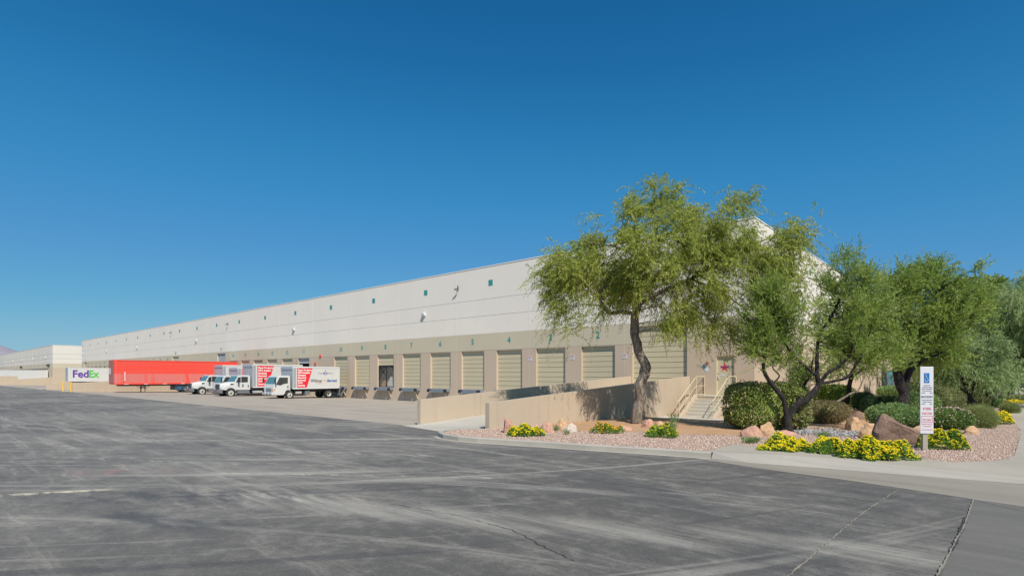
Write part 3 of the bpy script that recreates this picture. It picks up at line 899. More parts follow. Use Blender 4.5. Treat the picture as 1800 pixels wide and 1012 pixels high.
# fire bells on the blank panel
for s, z in ((45.9, 4.42), (47.0, 3.62)):
    mb = MB()
    n = 20
    vs = [(0, -.11, 0)] + [(.15 * math.cos(2 * math.pi * a / n), -.09, .15 * math.sin(2 * math.pi * a / n)) for a in range(n)] + [(.17 * math.cos(2 * math.pi * a / n), -.03, .17 * math.sin(2 * math.pi * a / n)) for a in range(n)] + [(.10 * math.cos(2 * math.pi * a / n), -.001, .10 * math.sin(2 * math.pi * a / n)) for a in range(n)]
    fs = [(0, 1 + a, 1 + (a + 1) % n) for a in range(n)] + [(1 + a, 1 + n + a, 1 + n + (a + 1) % n, 1 + (a + 1) % n) for a in range(n)] + [(1 + n + a, 1 + 2 * n + a, 1 + 2 * n + (a + 1) % n, 1 + n + (a + 1) % n) for a in range(n)]
    mb.add(vs, fs)
    o = mb.build('alarm_bell', M['red_vinyl'], WH); o.location = (OX - s, 0, z)
mb = MB(); mb.box(-.03, .03, -.06, -.001, 0, 3.4); mb.box(-.14, .14, -.18, -.002, .9, 1.3)
o = mb.build('standpipe', M['wall_tan'], WH); o.location = (OX - 46.6, 0, 0)
# office windows on the end wall
for k in range(6):
    y0 = 48.7 + k * 2.2
    f = MB()
    f.box(-.03, .008, 0, .16, .6, 3.0); f.box(-.03, .008, 2.04, 2.2, .6, 3.0); f.box(-.03, .008, .16, 2.04, 2.86, 3.0); f.box(-.03, .008, .16, 2.04, .6, .74); f.box(-.03, .008, 1.02, 1.18, .74, 2.86)
    o = f.build('window', M['teal_frame'], WH); o.location = (OX, y0, 0)
    g_ = MB(); g_.box(-.02, -.01, .1, 2.1, .7, 2.92); g_.build('pane', M['glass_blue'], o)

# personnel door with its star decal
o = MB(); o.box(-.49, .49, 0, .05, .01, 2.2)
pd = o.build('door', M['door_khaki'], WH); pd.location = (OX - 1.59, .10, 1.2)
pd['label'] = 'khaki steel door with a red star decal'
fr = MB(); fr.box(-.51, -.47, -.08, .0, 0, 2.22); fr.box(.47, .51, -.08, .0, 0, 2.22); fr.box(-.47, .47, -.08, .0, 2.19, 2.235)
fr.build('frame', M['rail_khaki'], pd)
h = MB(); h.box(-.44, -.39, -.05, -.001, .98, 1.12); h.tube([(-.41, -.06, 1.02), (-.28, -.06, 1.02)], .012, 8); h.tube([(-.41, -.03, 1.28), (-.41, 0, 1.28)], .03, 12)
h.build('handle', M['chrome'], pd)
st = MB(); pts = []
for k in range(10):
    a = math.pi / 2 + k * math.pi / 5; r = .27 if k % 2 == 0 else .11
    pts.append((r * math.cos(a) - .06, r * math.sin(a) * .98))
st.add([(x, -.004, 1.60 + z) for x, z in pts] + [(-.06, -.004, 1.60)], [(10, k, (k + 1) % 10) for k in range(10)])
st.build('star_decal', M['red_vinyl'], pd)
text('AMERICA', .17, (-.30, -.008, 1.56), FRONT, M['navy_vinyl'], pd, 'lettering', width=.72)
text('701', .17, (0, -.006, 1.93), FRONT, M['teal'], pd, 'lettering', bold=.004, align='CENTER')
mb = MB(); mb.box(-.3, -.05, -.006, -.001, 1.12, 1.22); mb.build('notice', M['sign_white'], pd)

# hazard placard beside it
NF = empty('hazard_placard', (-2.62, -.001, 2.86), 'small four-colour diamond placard on the tan wall left of the khaki door', 'placard')
h_ = .17
for name, dx, dz, mt in (('blue_square', -h_, 0, 'placard_blue'), ('red_square', 0, h_, 'placard_red'), ('yellow_square', h_, 0, 'wall_khaki'), ('white_square', 0, -h_, 'sign_white')):
    mb = MB(); q = h_ - .004
    mb.add([(dx - q, -.012, dz), (dx, -.012, dz - q), (dx + q, -.012, dz), (dx, -.012, dz + q), (dx - q, -.001, dz), (dx, -.001, dz - q), (dx + q, -.001, dz), (dx, -.001, dz + q)],
           [(0, 1, 2, 3), (0, 4, 5, 1), (1, 5, 6, 2), (2, 6, 7, 3), (3, 7, 4, 0)])
    mb.build(name, M[mt], NF)
for ch, dx, dz in (('2', -h_, 0), ('3', 0, h_), ('1', h_, 0)):
    text(ch, .17, (dx, -.016, dz - .06), FRONT, M['black_vinyl'], NF, 'lettering', bold=.006, align='CENTER')
# small notices on the piers
for s, lab in ((15.87, 'small white notice on the pier left of dock door 3'), (12.05, 'small white notice on the pier between dock doors 2 and 3'), (7.98, 'small white notice on the pier beside the large ramp door')):
    e = empty('dock_notice', (-s, -.001, 3.58), lab, 'notice', 'small white notices on the piers')
    mb = MB(); mb.box(-.17, .17, -.014, -.001, -.16, .16); mb.build('panel', M['sign_white'], e)
    mb = MB(); mb.box(-.13, .13, -.018, -.0145, .07, .12)
    for q in range(4): mb.box(-.12, .12 - .03 * (q % 2), -.018, -.0145, .03 - q * .045, .038 - q * .045)
    mb.build('printed_lines', M['sign_red'], e)

# chain link gate in the half open dock and the goods behind it
GT = empty('chain_link_gate', (-slots[6], .12, 1.2), 'dark folding chain-link gate across the half open dock door', 'gate')
mb = MB()
for x in (-1.28, -.05, .0, 1.26): mb.box(x, x + .05, 0, .04, 0, 2.05)
for z in (0.02, 2.0): mb.box(-1.22, 1.26, 0.005, .035, z, z + .04)
mb.tube([(-1.2, .02, 1.95), (-.05, .02, 1.1)], .015, 6)
mb.build('frame', M['chassis'], GT)
mb = MB()
for k in range(-14, 20):
    x0 = k * .13
    for sg in (1, -1):
        a, b = (x0, 0.0), (x0 + sg * 2.0, 2.0)
        pts_ = []
        for tt in np.linspace(0, 1, 41):
            x = a[0] + (b[0] - a[0]) * tt; z = a[1] + (b[1] - a[1]) * tt
            if -1.24 < x < 1.26: pts_.append((x, .05, z))
        if len(pts_) > 1:
            p, q = pts_[0], pts_[-1]
            mb.quad((p[0] - .010, .05 + .004 * sg, p[2]), (p[0] + .010, .05 + .004 * sg, p[2]), (q[0] + .010, .05 + .004 * sg, q[2]), (q[0] - .010, .05 + .004 * sg, q[2]))
mb.build('mesh', M['concrete_light'], GT)
e = empty('wrapped_pallet', (-slots[6] + .15, .75, 1.19), 'pale plastic wrapped load standing behind the chain-link gate', 'pallet load')
mb = MB(); mb.box(-.5, .5, -.4, .4, 0, .12); mb.build('pallet', M['wood'], e)
mb = MB(); mb.add([(-.48, -.38, .12), (.48, -.38, .12), (.48, .38, .12), (-.48, .38, .12), (-.2, -.2, 1.0), (.18, -.18, 1.05), (.2, .2, 1.0), (-.2, .2, .95)], [(0, 1, 5, 4), (1, 2, 6, 5), (2, 3, 7, 6), (3, 0, 4, 7), (4, 5, 6, 7)])
mb.build('load', M['white_panel'], e, bevel=.05)
e = empty('carton_stack', (-slots[6] - .95, .7, 1.19), 'orange brown cartons standing behind the chain-link gate', 'carton')
mb = MB(); mb.box(-.32, .3, -.3, .3, 0, .35); mb.build('carton', M['carton'], e); mb = MB(); mb.box(-.22, .24, -.22, .2, .353, .62); mb.build('carton', M['carton'], e)

# ramp walls and ramps
def ramp_wall(s, label, d0=17.0, z0=1.39, z1=2.3, group='ramp side walls', end=.05, th=.2, step=None):
    ox = -s
    mb = MB()
    N = 12
    def top(d): return z0 + (z1 - z0) * (d0 - d) / d0
    for k in range(N):
        da, db_ = d0 + (end - d0) * k / N, d0 + (end - d0) * (k + 1) / N
        ga, gb = GB(ox, -da) - .4, GB(ox, -db_) - .4
        ta, tb = top(da), top(db_)
        if step and da > step[0] + .01: ta = tb = step[1]
        vs = [(ox - th, -da, ga), (ox, -da, ga), (ox, -da, ta), (ox - th, -da, ta), (ox - th, -db_, gb), (ox, -db_, gb), (ox, -db_, tb), (ox - th, -db_, tb)]
        fs = [(3, 2, 6, 7), (1, 5, 6, 2), (0, 3, 7, 4)]
        if k == 0 or (step and da > step[0]): fs.append((0, 1, 2, 3))
        if k == N - 1 or (step and da > step[0]): fs.append((4, 7, 6, 5))
        mb.add(vs, fs)
    me_o = mb.build('ramp_wall', M['ramp_tan'])
    # weld so the length is one clean slab
    bm = bmesh.new(); bm.from_mesh(me_o.data); bmesh.ops.remove_doubles(bm, verts=bm.verts, dist=.001); bm.to_mesh(me_o.data); bm.free()
    for d in (3.4, 6.8, 10.2, 13.6):
        if step: break
        mj = MB(); mj.box(ox - .001, ox + .003, -d - .008, -d + .008, GB(ox, -d) - .1, top(d) - .004); mj.build('form_joint', M['ramp_joint'], me_o)
    return tag(me_o, label, 'ramp wall', group)
ramp_wall(3.62, 'near ramp wall whose foot is lined with rocks and yellow flowers, tree shadow on its face')
ramp_wall(7.46, 'sloping ramp wall directly behind the rocks-lined one, nearest the concrete court')
ramp_wall(73.5, 'tan ramp wall passing behind the red trailer', z0=1.2)
ramp_wall(91.2, 'tan ramp wall with a bare end left of the two yellow bollards', z0=.98, z1=2.0)
ramp_wall(158.4, 'farthest tan ramp wall, with a raised step at its left end', z0=1.05, z1=2.2, step=(14.1, 2.05))
def ramp(s0, s1, name='ramp', d0=17.6):
    mb = MB(); N = 12
    for k in range(N):
        da, db_ = d0 + (.05 - d0) * k / N, d0 + (.05 - d0) * (k + 1) / N
        z = lambda d: max(GB(-s0, -d) + .006, 1.2 - (1.2 - .42) * clip((d - 1.5) / 15.5, 0, 1) * 1.0) if d < 17 else GB(-s0, -d) + .006
        mb.quad((-s1, -da, z(da)), (-s0, -da, z(da)), (-s0, -db_, z(db_)), (-s1, -db_, z(db_)))
    return tag(mb.build(name, M['rampc']), kind='structure')
ramp(3.83, 7.45); ramp(73.7, 77.2); ramp(91.4, 95.2)
sheet('driveway_apron', [(-7.7, -17.0), (-3.95, -17.0), (-3.9, -18.0), (-4.5, -18.35), (-7.7, -17.75)], .010, M['rampc'])

# bollards
for px, py, lab in ((111, 687.5, 'left one of two yellow bollards at the far ramp'), (125, 688.8, 'right one of two yellow bollards at the far ramp')):
    p, Z_ = G(px, py, 0)
    e = empty('bollard', (p.x, p.y, GB(p.x, p.y)), lab, 'bollard', 'yellow bollards at the ramp')
    mb = MB(); mb.tube([(0, 0, -.1), (0, 0, 1.08), (0, 0, 1.14), (0, 0, 1.17)], [.09, .09, .065, .01], 12); mb.build('post', M['yellow_paint'], e)
    mb = MB(); mb.tube([(0, 0, -.02), (0, 0, .03)], .15, 12); mb.build('footing', M['curb'], e)

# entry stairs
ST = empty('entry_stairs', (-1.85, 0, 0), 'concrete steps with khaki handrails climbing to the numbered steel door', 'stairs')
X0, X1 = -.80, .80                     # relative to -1.85
mb = MB(); mb.box(X0 - .18, X1 + .2, -1.25, -.003, -.3, 1.19); mb.build('landing', M['ramp_tan'], ST)
mb = MB(); mb.box(X0 - .2, X1 + .22, -1.27, -.002, 1.191, 1.215); mb.build('landing_top', M['concrete_light'], ST)
mb = MB()
for k in range(7):
    z = 1.19 - (k + 1) * .165; y = -1.25 - k * .30
    mb.box(X0, X1, y - .30, y, -.3, z)
mb.build('steps', M['concrete_light'], ST, bevel=.008)
for xa, xb in ((X0 - .18, X0 - .002), (X1 + .002, X1 + .2)):
    mb = MB(); mb.prism_x([(-1.251, -.3), (-3.42, -.3), (-3.42, .12), (-1.251, 1.30)], xa, xb)
    mb.build('cheek_wall', M['ramp_tan'], ST)
for x in (X0 - .09, X1 + .10):
    mb = MB(); R_ = .022
    top = [(x, -3.75, .98), (x, -3.45, 1.02), (x, -1.35, 2.22), (x, -1.2, 2.24)]
    mb.tube(top, R_, 8)
    mb.tube([(x, -1.2, 2.30), (x, -.06, 2.30)], R_, 8); mb.tube([(x, -1.2, 1.2), (x, -1.2, 2.32)], R_, 8); mb.tube([(x, -.06, 1.2), (x, -.06, 2.32)], R_, 8)
    mb.tube([(x, -3.75, .98), (x, -3.75, .55), (x, -3.45, .55), (x, -1.2, 1.76), (x, -.06, 1.76)], R_ * .8, 8)
    mb.tube([(x, -1.22, 1.28), (x, -.06, 1.28)], R_ * .8, 8)
    for y in (-3.4, -2.65, -1.95): mb.tube([(x, y, .12 + (-3.42 - y) * -.54), (x, y, 1.04 + (3.42 + y) * .57)], R_ * .8, 8)
    mb.build('handrail', M['rail_khaki'], ST)

# ------------------------------------------------------------------ buildings beyond
def far_building(x0, x1, label, lights):
    b = empty('warehouse', ((x0 + x1) / 2, 0, 0), label, 'warehouse', 'warehouses of the estate')
    ox = -b.location.x
    mb = MB(); fy = -1.4
    for z0, z1, m_ in ((-1.2, Z1, 0), (Z1, Z2, 1), (Z2, TOP, 2)): mb.box(x0, x1, fy, 90, z0, z1, m_)
    o = mb.build('wall', [M['wall_tan'], M['wall_khaki'], M['cream_far']], b); o.location = (ox, 0, 0)
    mb = MB(); mb.box(x0 - .05, x1 + .05, fy - .05, 90, TOP + .002, TOP + .08); o = mb.build('coping', M['caulk'], b); o.location = (ox, 0, 0)
    mb = MB()
    for z in (7.06, 8.38): mb.box(x0, x1, fy - .006, fy - .001, z - .03, z + .03); mb.box(x1 + .001, x1 + .006, fy, 90, z - .03, z + .03)
    o = mb.build('reveal_line', M['joint'], b); o.location = (ox, 0, 0)
    mb = MB()
    for x in np.arange(x0 + 8, x1, 8): mb.box(x - .05, x + .05, fy - .009, fy - .002, -.5, TOP)
    o = mb.build('panel_joint', M['caulk'], b); o.location = (ox, 0, 0)
    for k in range(24):
        x = x1 - 7.5 - k * 3.97
        if x < x0 + 4: break
        mb = MB(); mb.box(-1.3, 1.3, fy - .02, fy - .003, 1.2, 4.28, 0); mb.box(-1.3, 1.3, fy - .03, fy - .021, 3.85, 4.28, 1)  # flush door face with a near-black strip across its top
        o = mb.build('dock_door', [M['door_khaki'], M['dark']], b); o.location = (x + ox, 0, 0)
    for s in lights:
        mb = MB(); mb.box(-.25, .25, fy - .3, fy - .002, -.25, .2); o = mb.build('wall_light', M['fixture'], b); o.location = (s + ox, 0, 7.7)
    for x, h in ((x1 - 6, 5.4), (x1 - 60, 5.4)):
        mb = MB(); mb.box(-1.6, 1.6, fy - .05, fy - .032, 1.2, h, 0); mb.box(-1.7, 1.7, fy - .35, fy - .06, h - .5, h, 1)
        o = mb.build('drive_in_door', [M['door_khaki'], M['dark']], b); o.location = (x + ox, 0, 0)
    return b
far_building(-318, -194, 'second white warehouse beyond the long one, partly behind the carrier trailers', (-205, -228, -252, -276, -300))
far_building(-480, -336, 'third white warehouse, farthest at the left edge below the mountains', (-350, -380, -410))

# ------------------------------------------------------------------ trucks and trailers
def wheel(parent, x, y, r, side, w_=.26, dual=False):
    """one wheel; side +1 faces +x"""
    wd = w_ * (2.1 if dual else 1)
    mb = MB(); a = wd / 2
    mb.lathe_x([(-a, r * .55), (-a, r * .93), (-a * .8, r), (a * .8, r), (a, r * .93), (a, r * .60), (a * .9, r * .58)], 0, 0, 0, 28)
    t = mb.build('wheel', M['rubber'], parent, smoothf=True); t.location = (x, y, r)
    mb = MB(); s_ = side
    inn = a * (.2 if dual else .75)
    mb.lathe_x([(s_ * a * .93, r * .60), (s_ * a * .85, r * .53), (s_ * inn, r * .48), (s_ * inn, r * .28), (s_ * (inn + .05), r * .22), (s_ * (inn + .05), 0.001)], 0, 0, 0, 20)
    mb.build('rim', M['rim'], t, smoothf=False)
    mb = MB()
    for k in range(8):
        an = k * math.pi / 4
        mb.tube([(s_ * (inn - .001), r * .38 * math.cos(an), r * .38 * math.sin(an)), (s_ * (inn + .006), r * .38 * math.cos(an), r * .38 * math.sin(an))], r * .075, 8)
    mb.tube([(s_ * (inn + .045), 0, 0), (s_ * (inn + .10), 0, 0)], r * .16, 10)
    mb.build('hub', M['chassis'], t)
    return t

def box_body(root, L, hw, z0, z1):
    mb = MB(); mb.box(-hw, hw, -L, 0, z0, z1)
    body = mb.build('cargo_box', M['white_panel'], root, bevel=.03)
    mb = MB()
    mb.box(hw + .001, hw + .02, -L + .03, -.03, z0, z0 + .12); mb.box(hw + .001, hw + .02, -L + .03, -.03, z1 - .14, z1 - .02)
    mb.box(-hw - .02, -hw - .001, -L + .03, -.03, z0, z0 + .12)
    mb.box(hw + .001, hw + .022, -.10, -.001, z0 + .12, z1 - .141)
    mb.build('side_rail', M['fixture'], body)
    mb = MB()
    mb.box(-hw + .03, hw - .03, -L - .03, -L - .001, z0 + .05, z1 - .32)
    mb.box(-hw, -hw + .029, -L - .045, -L - .001, z0, z1 - .32); mb.box(hw - .029, hw, -L - .045, -L - .001, z0, z1 - .32)
    for x in (-.6, -.2, .2, .6): mb.box(x - .02, x + .02, -L - .045, -L - .031, z0 + .05, z1 - .34)
    mb.build('front_wall', M['alu'], body)
    mb = MB(); mb.prism_x([(-L - .001, z1 - .31), (-L - .09, z1 - .30), (-L - .09, z1 - .12), (-L - .04, z1 - .02), (-L - .001, z1)], -hw, hw)
    mb.build('front_cap', M['alu'], body, bevel=.02)
    mb = MB(); mb.box(hw + .001, hw + .012, -L + .031, -L + .30, z0 + .121, z1 - .141)
    mb.build('corner_post', M['alu'], body)
    return body

def livery(body, L, hw, z0, z1, full=True):
    x = hw + .004; H = z1 - z0
    ya = lambda f: -L + f * L
    mb = MB()
    top, bot = z1 - .16, z0 + .14
    mb.add([(x, ya(.085), bot), (x, ya(.285), bot), (x, ya(.405), top), (x, ya(.085), top), (x - .003, ya(.085), bot), (x - .003, ya(.285), bot), (x - .003, ya(.405), top), (x - .003, ya(.085), top)],
           [(0, 1, 2, 3), (0, 4, 5, 1), (1, 5, 6, 2), (2, 6, 7, 3), (3, 7, 4, 0)])
    mb.build('red_panel', M['red_vinyl'], body)
    lines = ['Paper Products', 'MRO Supplies', 'Plumbing', 'Electrical', 'Janitorial', 'HVAC', 'Security']
    n = len(lines); hh = (top - bot) / (n + .55)
    wid = [.285, .25, .16, .165, .165, .10, .15]
    for k, s in enumerate(lines):
        text(s, hh * .86, (x + .004, ya(.10), top - hh * (k + 1.0)), SIDE, M['lettering_white'], body, 'lettering', bold=.012, width=wid[k] * L)
    yc = ya(.68); zc_ = z0 + H * .70
    mb = MB()
    for k in range(8):
        a = math.pi / 8 + k * math.pi / 4
        r1, r2 = .07, .33
        dy, dz = math.cos(a), math.sin(a) * .62
        py, pz = -math.sin(a) * .035, math.cos(a) * .035
        mb.add([(x, yc + dy * r1 * .6, zc_ + dz * r1 * .6), (x, yc + dy * .18 + py, zc_ + dz * .18 + pz), (x, yc + dy * r2, zc_ + dz * r2), (x, yc + dy * .18 - py, zc_ + dz * .18 - pz)], [(0, 1, 2, 3)])
    mb.add([(x, yc + .0, zc_ + .16), (x, yc + .06, zc_ + .24), (x, yc + .03, zc_ + .34), (x, yc - .02, zc_ + .25)], [(0, 1, 2, 3)])
    mb.build('starburst_logo', M['navy_vinyl'], body)
    text('Clean', .20, (x + .002, yc - .78, zc_ - .05), SIDE, M['sign_grey'], body, 'lettering', width=.5)
    text('Source', .20, (x + .002, yc + .30, zc_ - .05), SIDE, M['sign_grey'], body, 'lettering', width=.52)
    if full:
        text('Wilmar', .42, (x + .002, ya(.365), z0 + H * .30), SIDE, M['black_vinyl'], body, 'lettering', bold=.008, width=.255 * L)
        mb = MB(); mb.box(x - .003, x, ya(.48), ya(.61), z0 + H * .235, z0 + H * .25); mb.build('underline', M['sign_red'], body)
        text('Barnett', .33, (x + .002, ya(.715), z0 + H * .315), SIDE, M['blue_vinyl'], body, 'lettering', bold=.012, width=.225 * L, shear=.2)
        mb = MB(); yb = ya(.668)
        mb.add([(x, yb - .11, z0 + H * .43), (x, yb + .06, z0 + H * .40), (x, yb + .10, z0 + H * .33), (x, yb - .02, z0 + H * .31)], [(0, 1, 2, 3)])
        mb.build('bird_logo', M['orange_vinyl'], body)

def cabover(name, label):
    root = empty(name, (0, 0, 0), label, 'truck', 'white box trucks backed to the docks')
    L, hw, z0, z1 = 4.9, 1.15, .93, 3.08
    body = box_body(root, L, hw, z0, z1)
    mb = MB()
    prof = [(-5.10, .55), (-5.10, 2.10), (-5.22, 2.22), (-6.10, 2.22), (-6.28, 2.10), (-6.62, 1.42), (-6.70, 1.05), (-6.70, .50), (-5.95, .42)]
    arch = [(-5.98 + 0, .55)]
    # cab side outline with the wheel arch cut in
    pr = [(-5.08, .62), (-5.08, 2.10), (-5.20, 2.22), (-6.08, 2.22), (-6.26, 2.10), (-6.60, 1.40), (-6.68, 1.05), (-6.68, .48), (-5.62, .48), (-5.54, .72), (-5.38, .86), (-5.14, .86)]
    mb.prism_x(pr, -1.0, 1.0)
    cabm = mb.build('cab', M['white_paint'], root, bevel=.045)
    # windscreen lies on the front slope
    mb = MB()
    def fq(x0, x1, ya, za, yb, zb, off=.006, inset_=.0):
        n = Vector((0, -(zb - za), (yb - ya))).normalized()
        if n.y > 0: n = -n
        o_ = n * off
        mb.add([(x0, ya + o_.y, za + o_.z), (x1, ya + o_.y, za + o_.z), (x1 - .08, yb + o_.y, zb + o_.z), (x0 + .08, yb + o_.y, zb + o_.z),
                (x0, ya, za), (x1, ya, za), (x1 - .08, yb, zb), (x0 + .08, yb, zb)], [(0, 1, 2, 3), (0, 4, 5, 1), (1, 5, 6, 2), (2, 6, 7, 3), (3, 7, 4, 0)])
    fq(-.90, .90, -6.585, 1.43, -6.27, 2.08, .012)
    mb.build('windscreen', M['glass_wind'], cabm)
    for sx in (1, -1):
        mb = MB()
        x = 1.0 * sx; xo = 1.012 * sx
        pts = [(-5.32, 1.50), (-5.32, 2.04), (-6.12, 2.04), (-6.44, 1.38), (-6.05, 1.30), (-5.70, 1.44)]
        mb.add([(xo, y, z) for y, z in pts] + [(x, y, z) for y, z in pts], [tuple(range(6)), (0, 6, 7, 1), (1, 7, 8, 2), (2, 8, 9, 3), (3, 9, 10, 4), (4, 10, 11, 5), (5, 11, 6, 0)])
        mb.build('side_window', M['glass_dark'], cabm)
        mb = MB(); mb.box(min(x, x + .03 * sx), max(x, x + .03 * sx), -5.36, -5.28, 1.05, 1.28); mb.build('door_handle', M['chassis'], cabm)
        mb = MB(); mb.tube([(x, -6.5, 2.0), (x + .22 * sx, -6.62, 1.95)], .015, 6); mb.tube([(x, -6.5, 1.45), (x + .22 * sx, -6.62, 1.5)], .015, 6)
        a, b = sorted((x + .14 * sx, x + .34 * sx)); mb.box(a, b, -6.66, -6.60, 1.5, 1.95)
        mb.build('mirror', M['chassis'], cabm, bevel=.015)
        mb = MB(); a, b = sorted((.62 * sx, .96 * sx)); mb.box(a, b, -6.70, -6.66, .80, 1.02); mb.build('headlight', M['lens'], cabm)
        mb = MB(); a, b = sorted((.965 * sx, 1.008 * sx)); mb.box(a, b, -6.66, -6.52, .82, 1.0); mb.build('indicator', M['amber'], cabm)
    mb = MB(); 
    for z in (.70, .80, .90, 1.0): mb.box(-.55, .55, -6.70, -6.675, z, z + .05)
    mb.build('grille', M['grey_plastic'], cabm)
    mb = MB(); mb.box(-1.03, 1.03, -6.84, -6.69, .40, .64); mb.box(-1.03, 1.03, -6.69, -5.7, .40, .478); b_ = mb.build('front_bumper', M['white_paint'], root, bevel=.04)
    mb = MB()
    for x in (-.62, 0, .62): mb.box(x - .12, x + .12, -6.855, -6.84, .47, .56)
    mb.build('bumper_opening', M['chassis'], b_)
    mb = MB()
    for x in (-.42, .42): mb.box(x - .05, x + .05, -6.4, -.05, .62, .84)
    for y in (-.5, -1.6, -2.6, -3.6, -4.5): mb.box(-1.05, 1.05, y - .04, y + .04, .85, .928)
    mb.box(-.37, .37, -4.7, -3.9, .45, .8); mb.tube([(-.9, -1.06, .38), (.9, -1.06, .38)], .07, 8); mb.tube([(-.9, -5.1, .38), (.9, -5.1, .38)], .05, 8)
    mb.build('chassis', M['chassis'], root)
    mb = MB(); mb.tube([(.85, -4.55, .60), (.85, -3.95, .60)], .16, 14); mb.build('tank', M['chrome'], root)
    mb = MB(); mb.box(.62, 1.0, -3.6, -3.1, .38, .78); mb.build('battery_box', M['grey_plastic'], root, bevel=.02)
    r = .40
    for sx in (1, -1):
        wheel(root, .88 * sx, -5.12, r, sx, .22); wheel(root, .80 * sx, -1.10, r, sx, .22, True)
        mb = MB(); a, b = sorted((.60 * sx, 1.05 * sx)); mb.box(a, b, -.62, -.60, .18, .9); mb.build('mud_flap', M['rubber'], root)
    # tail lift folded behind the box
    mb = MB(); mb.box(-1.1, 1.1, .02, .10, .22, 1.25); mb.box(-1.1, 1.1, .10, .55, 1.02, 1.08)
    for x in (-.6, .6): mb.box(x - .05, x + .05, -.4, .05, .35, .5); mb.tube([(x, -.6, .7), (x, .05, .35)], .035, 8)
    mb.prism_x([(.12, .25), (.75, 1.0), (.85, 1.0), (.25, .2)], 1.0, 1.12); mb.prism_x([(.12, .25), (.75, 1.0), (.85, 1.0), (.25, .2)], -1.12, -1.0)
    mb.build('tail_lift', M['grey_plastic'], root, bevel=.01)
    mb = MB(); mb.box(-1.1, 1.1, .002, .018, z0 + .05, z1 - .05); mb.build('rear_door', M['alu'], body)
    livery(body, L, hw, z0, z1)
    return root

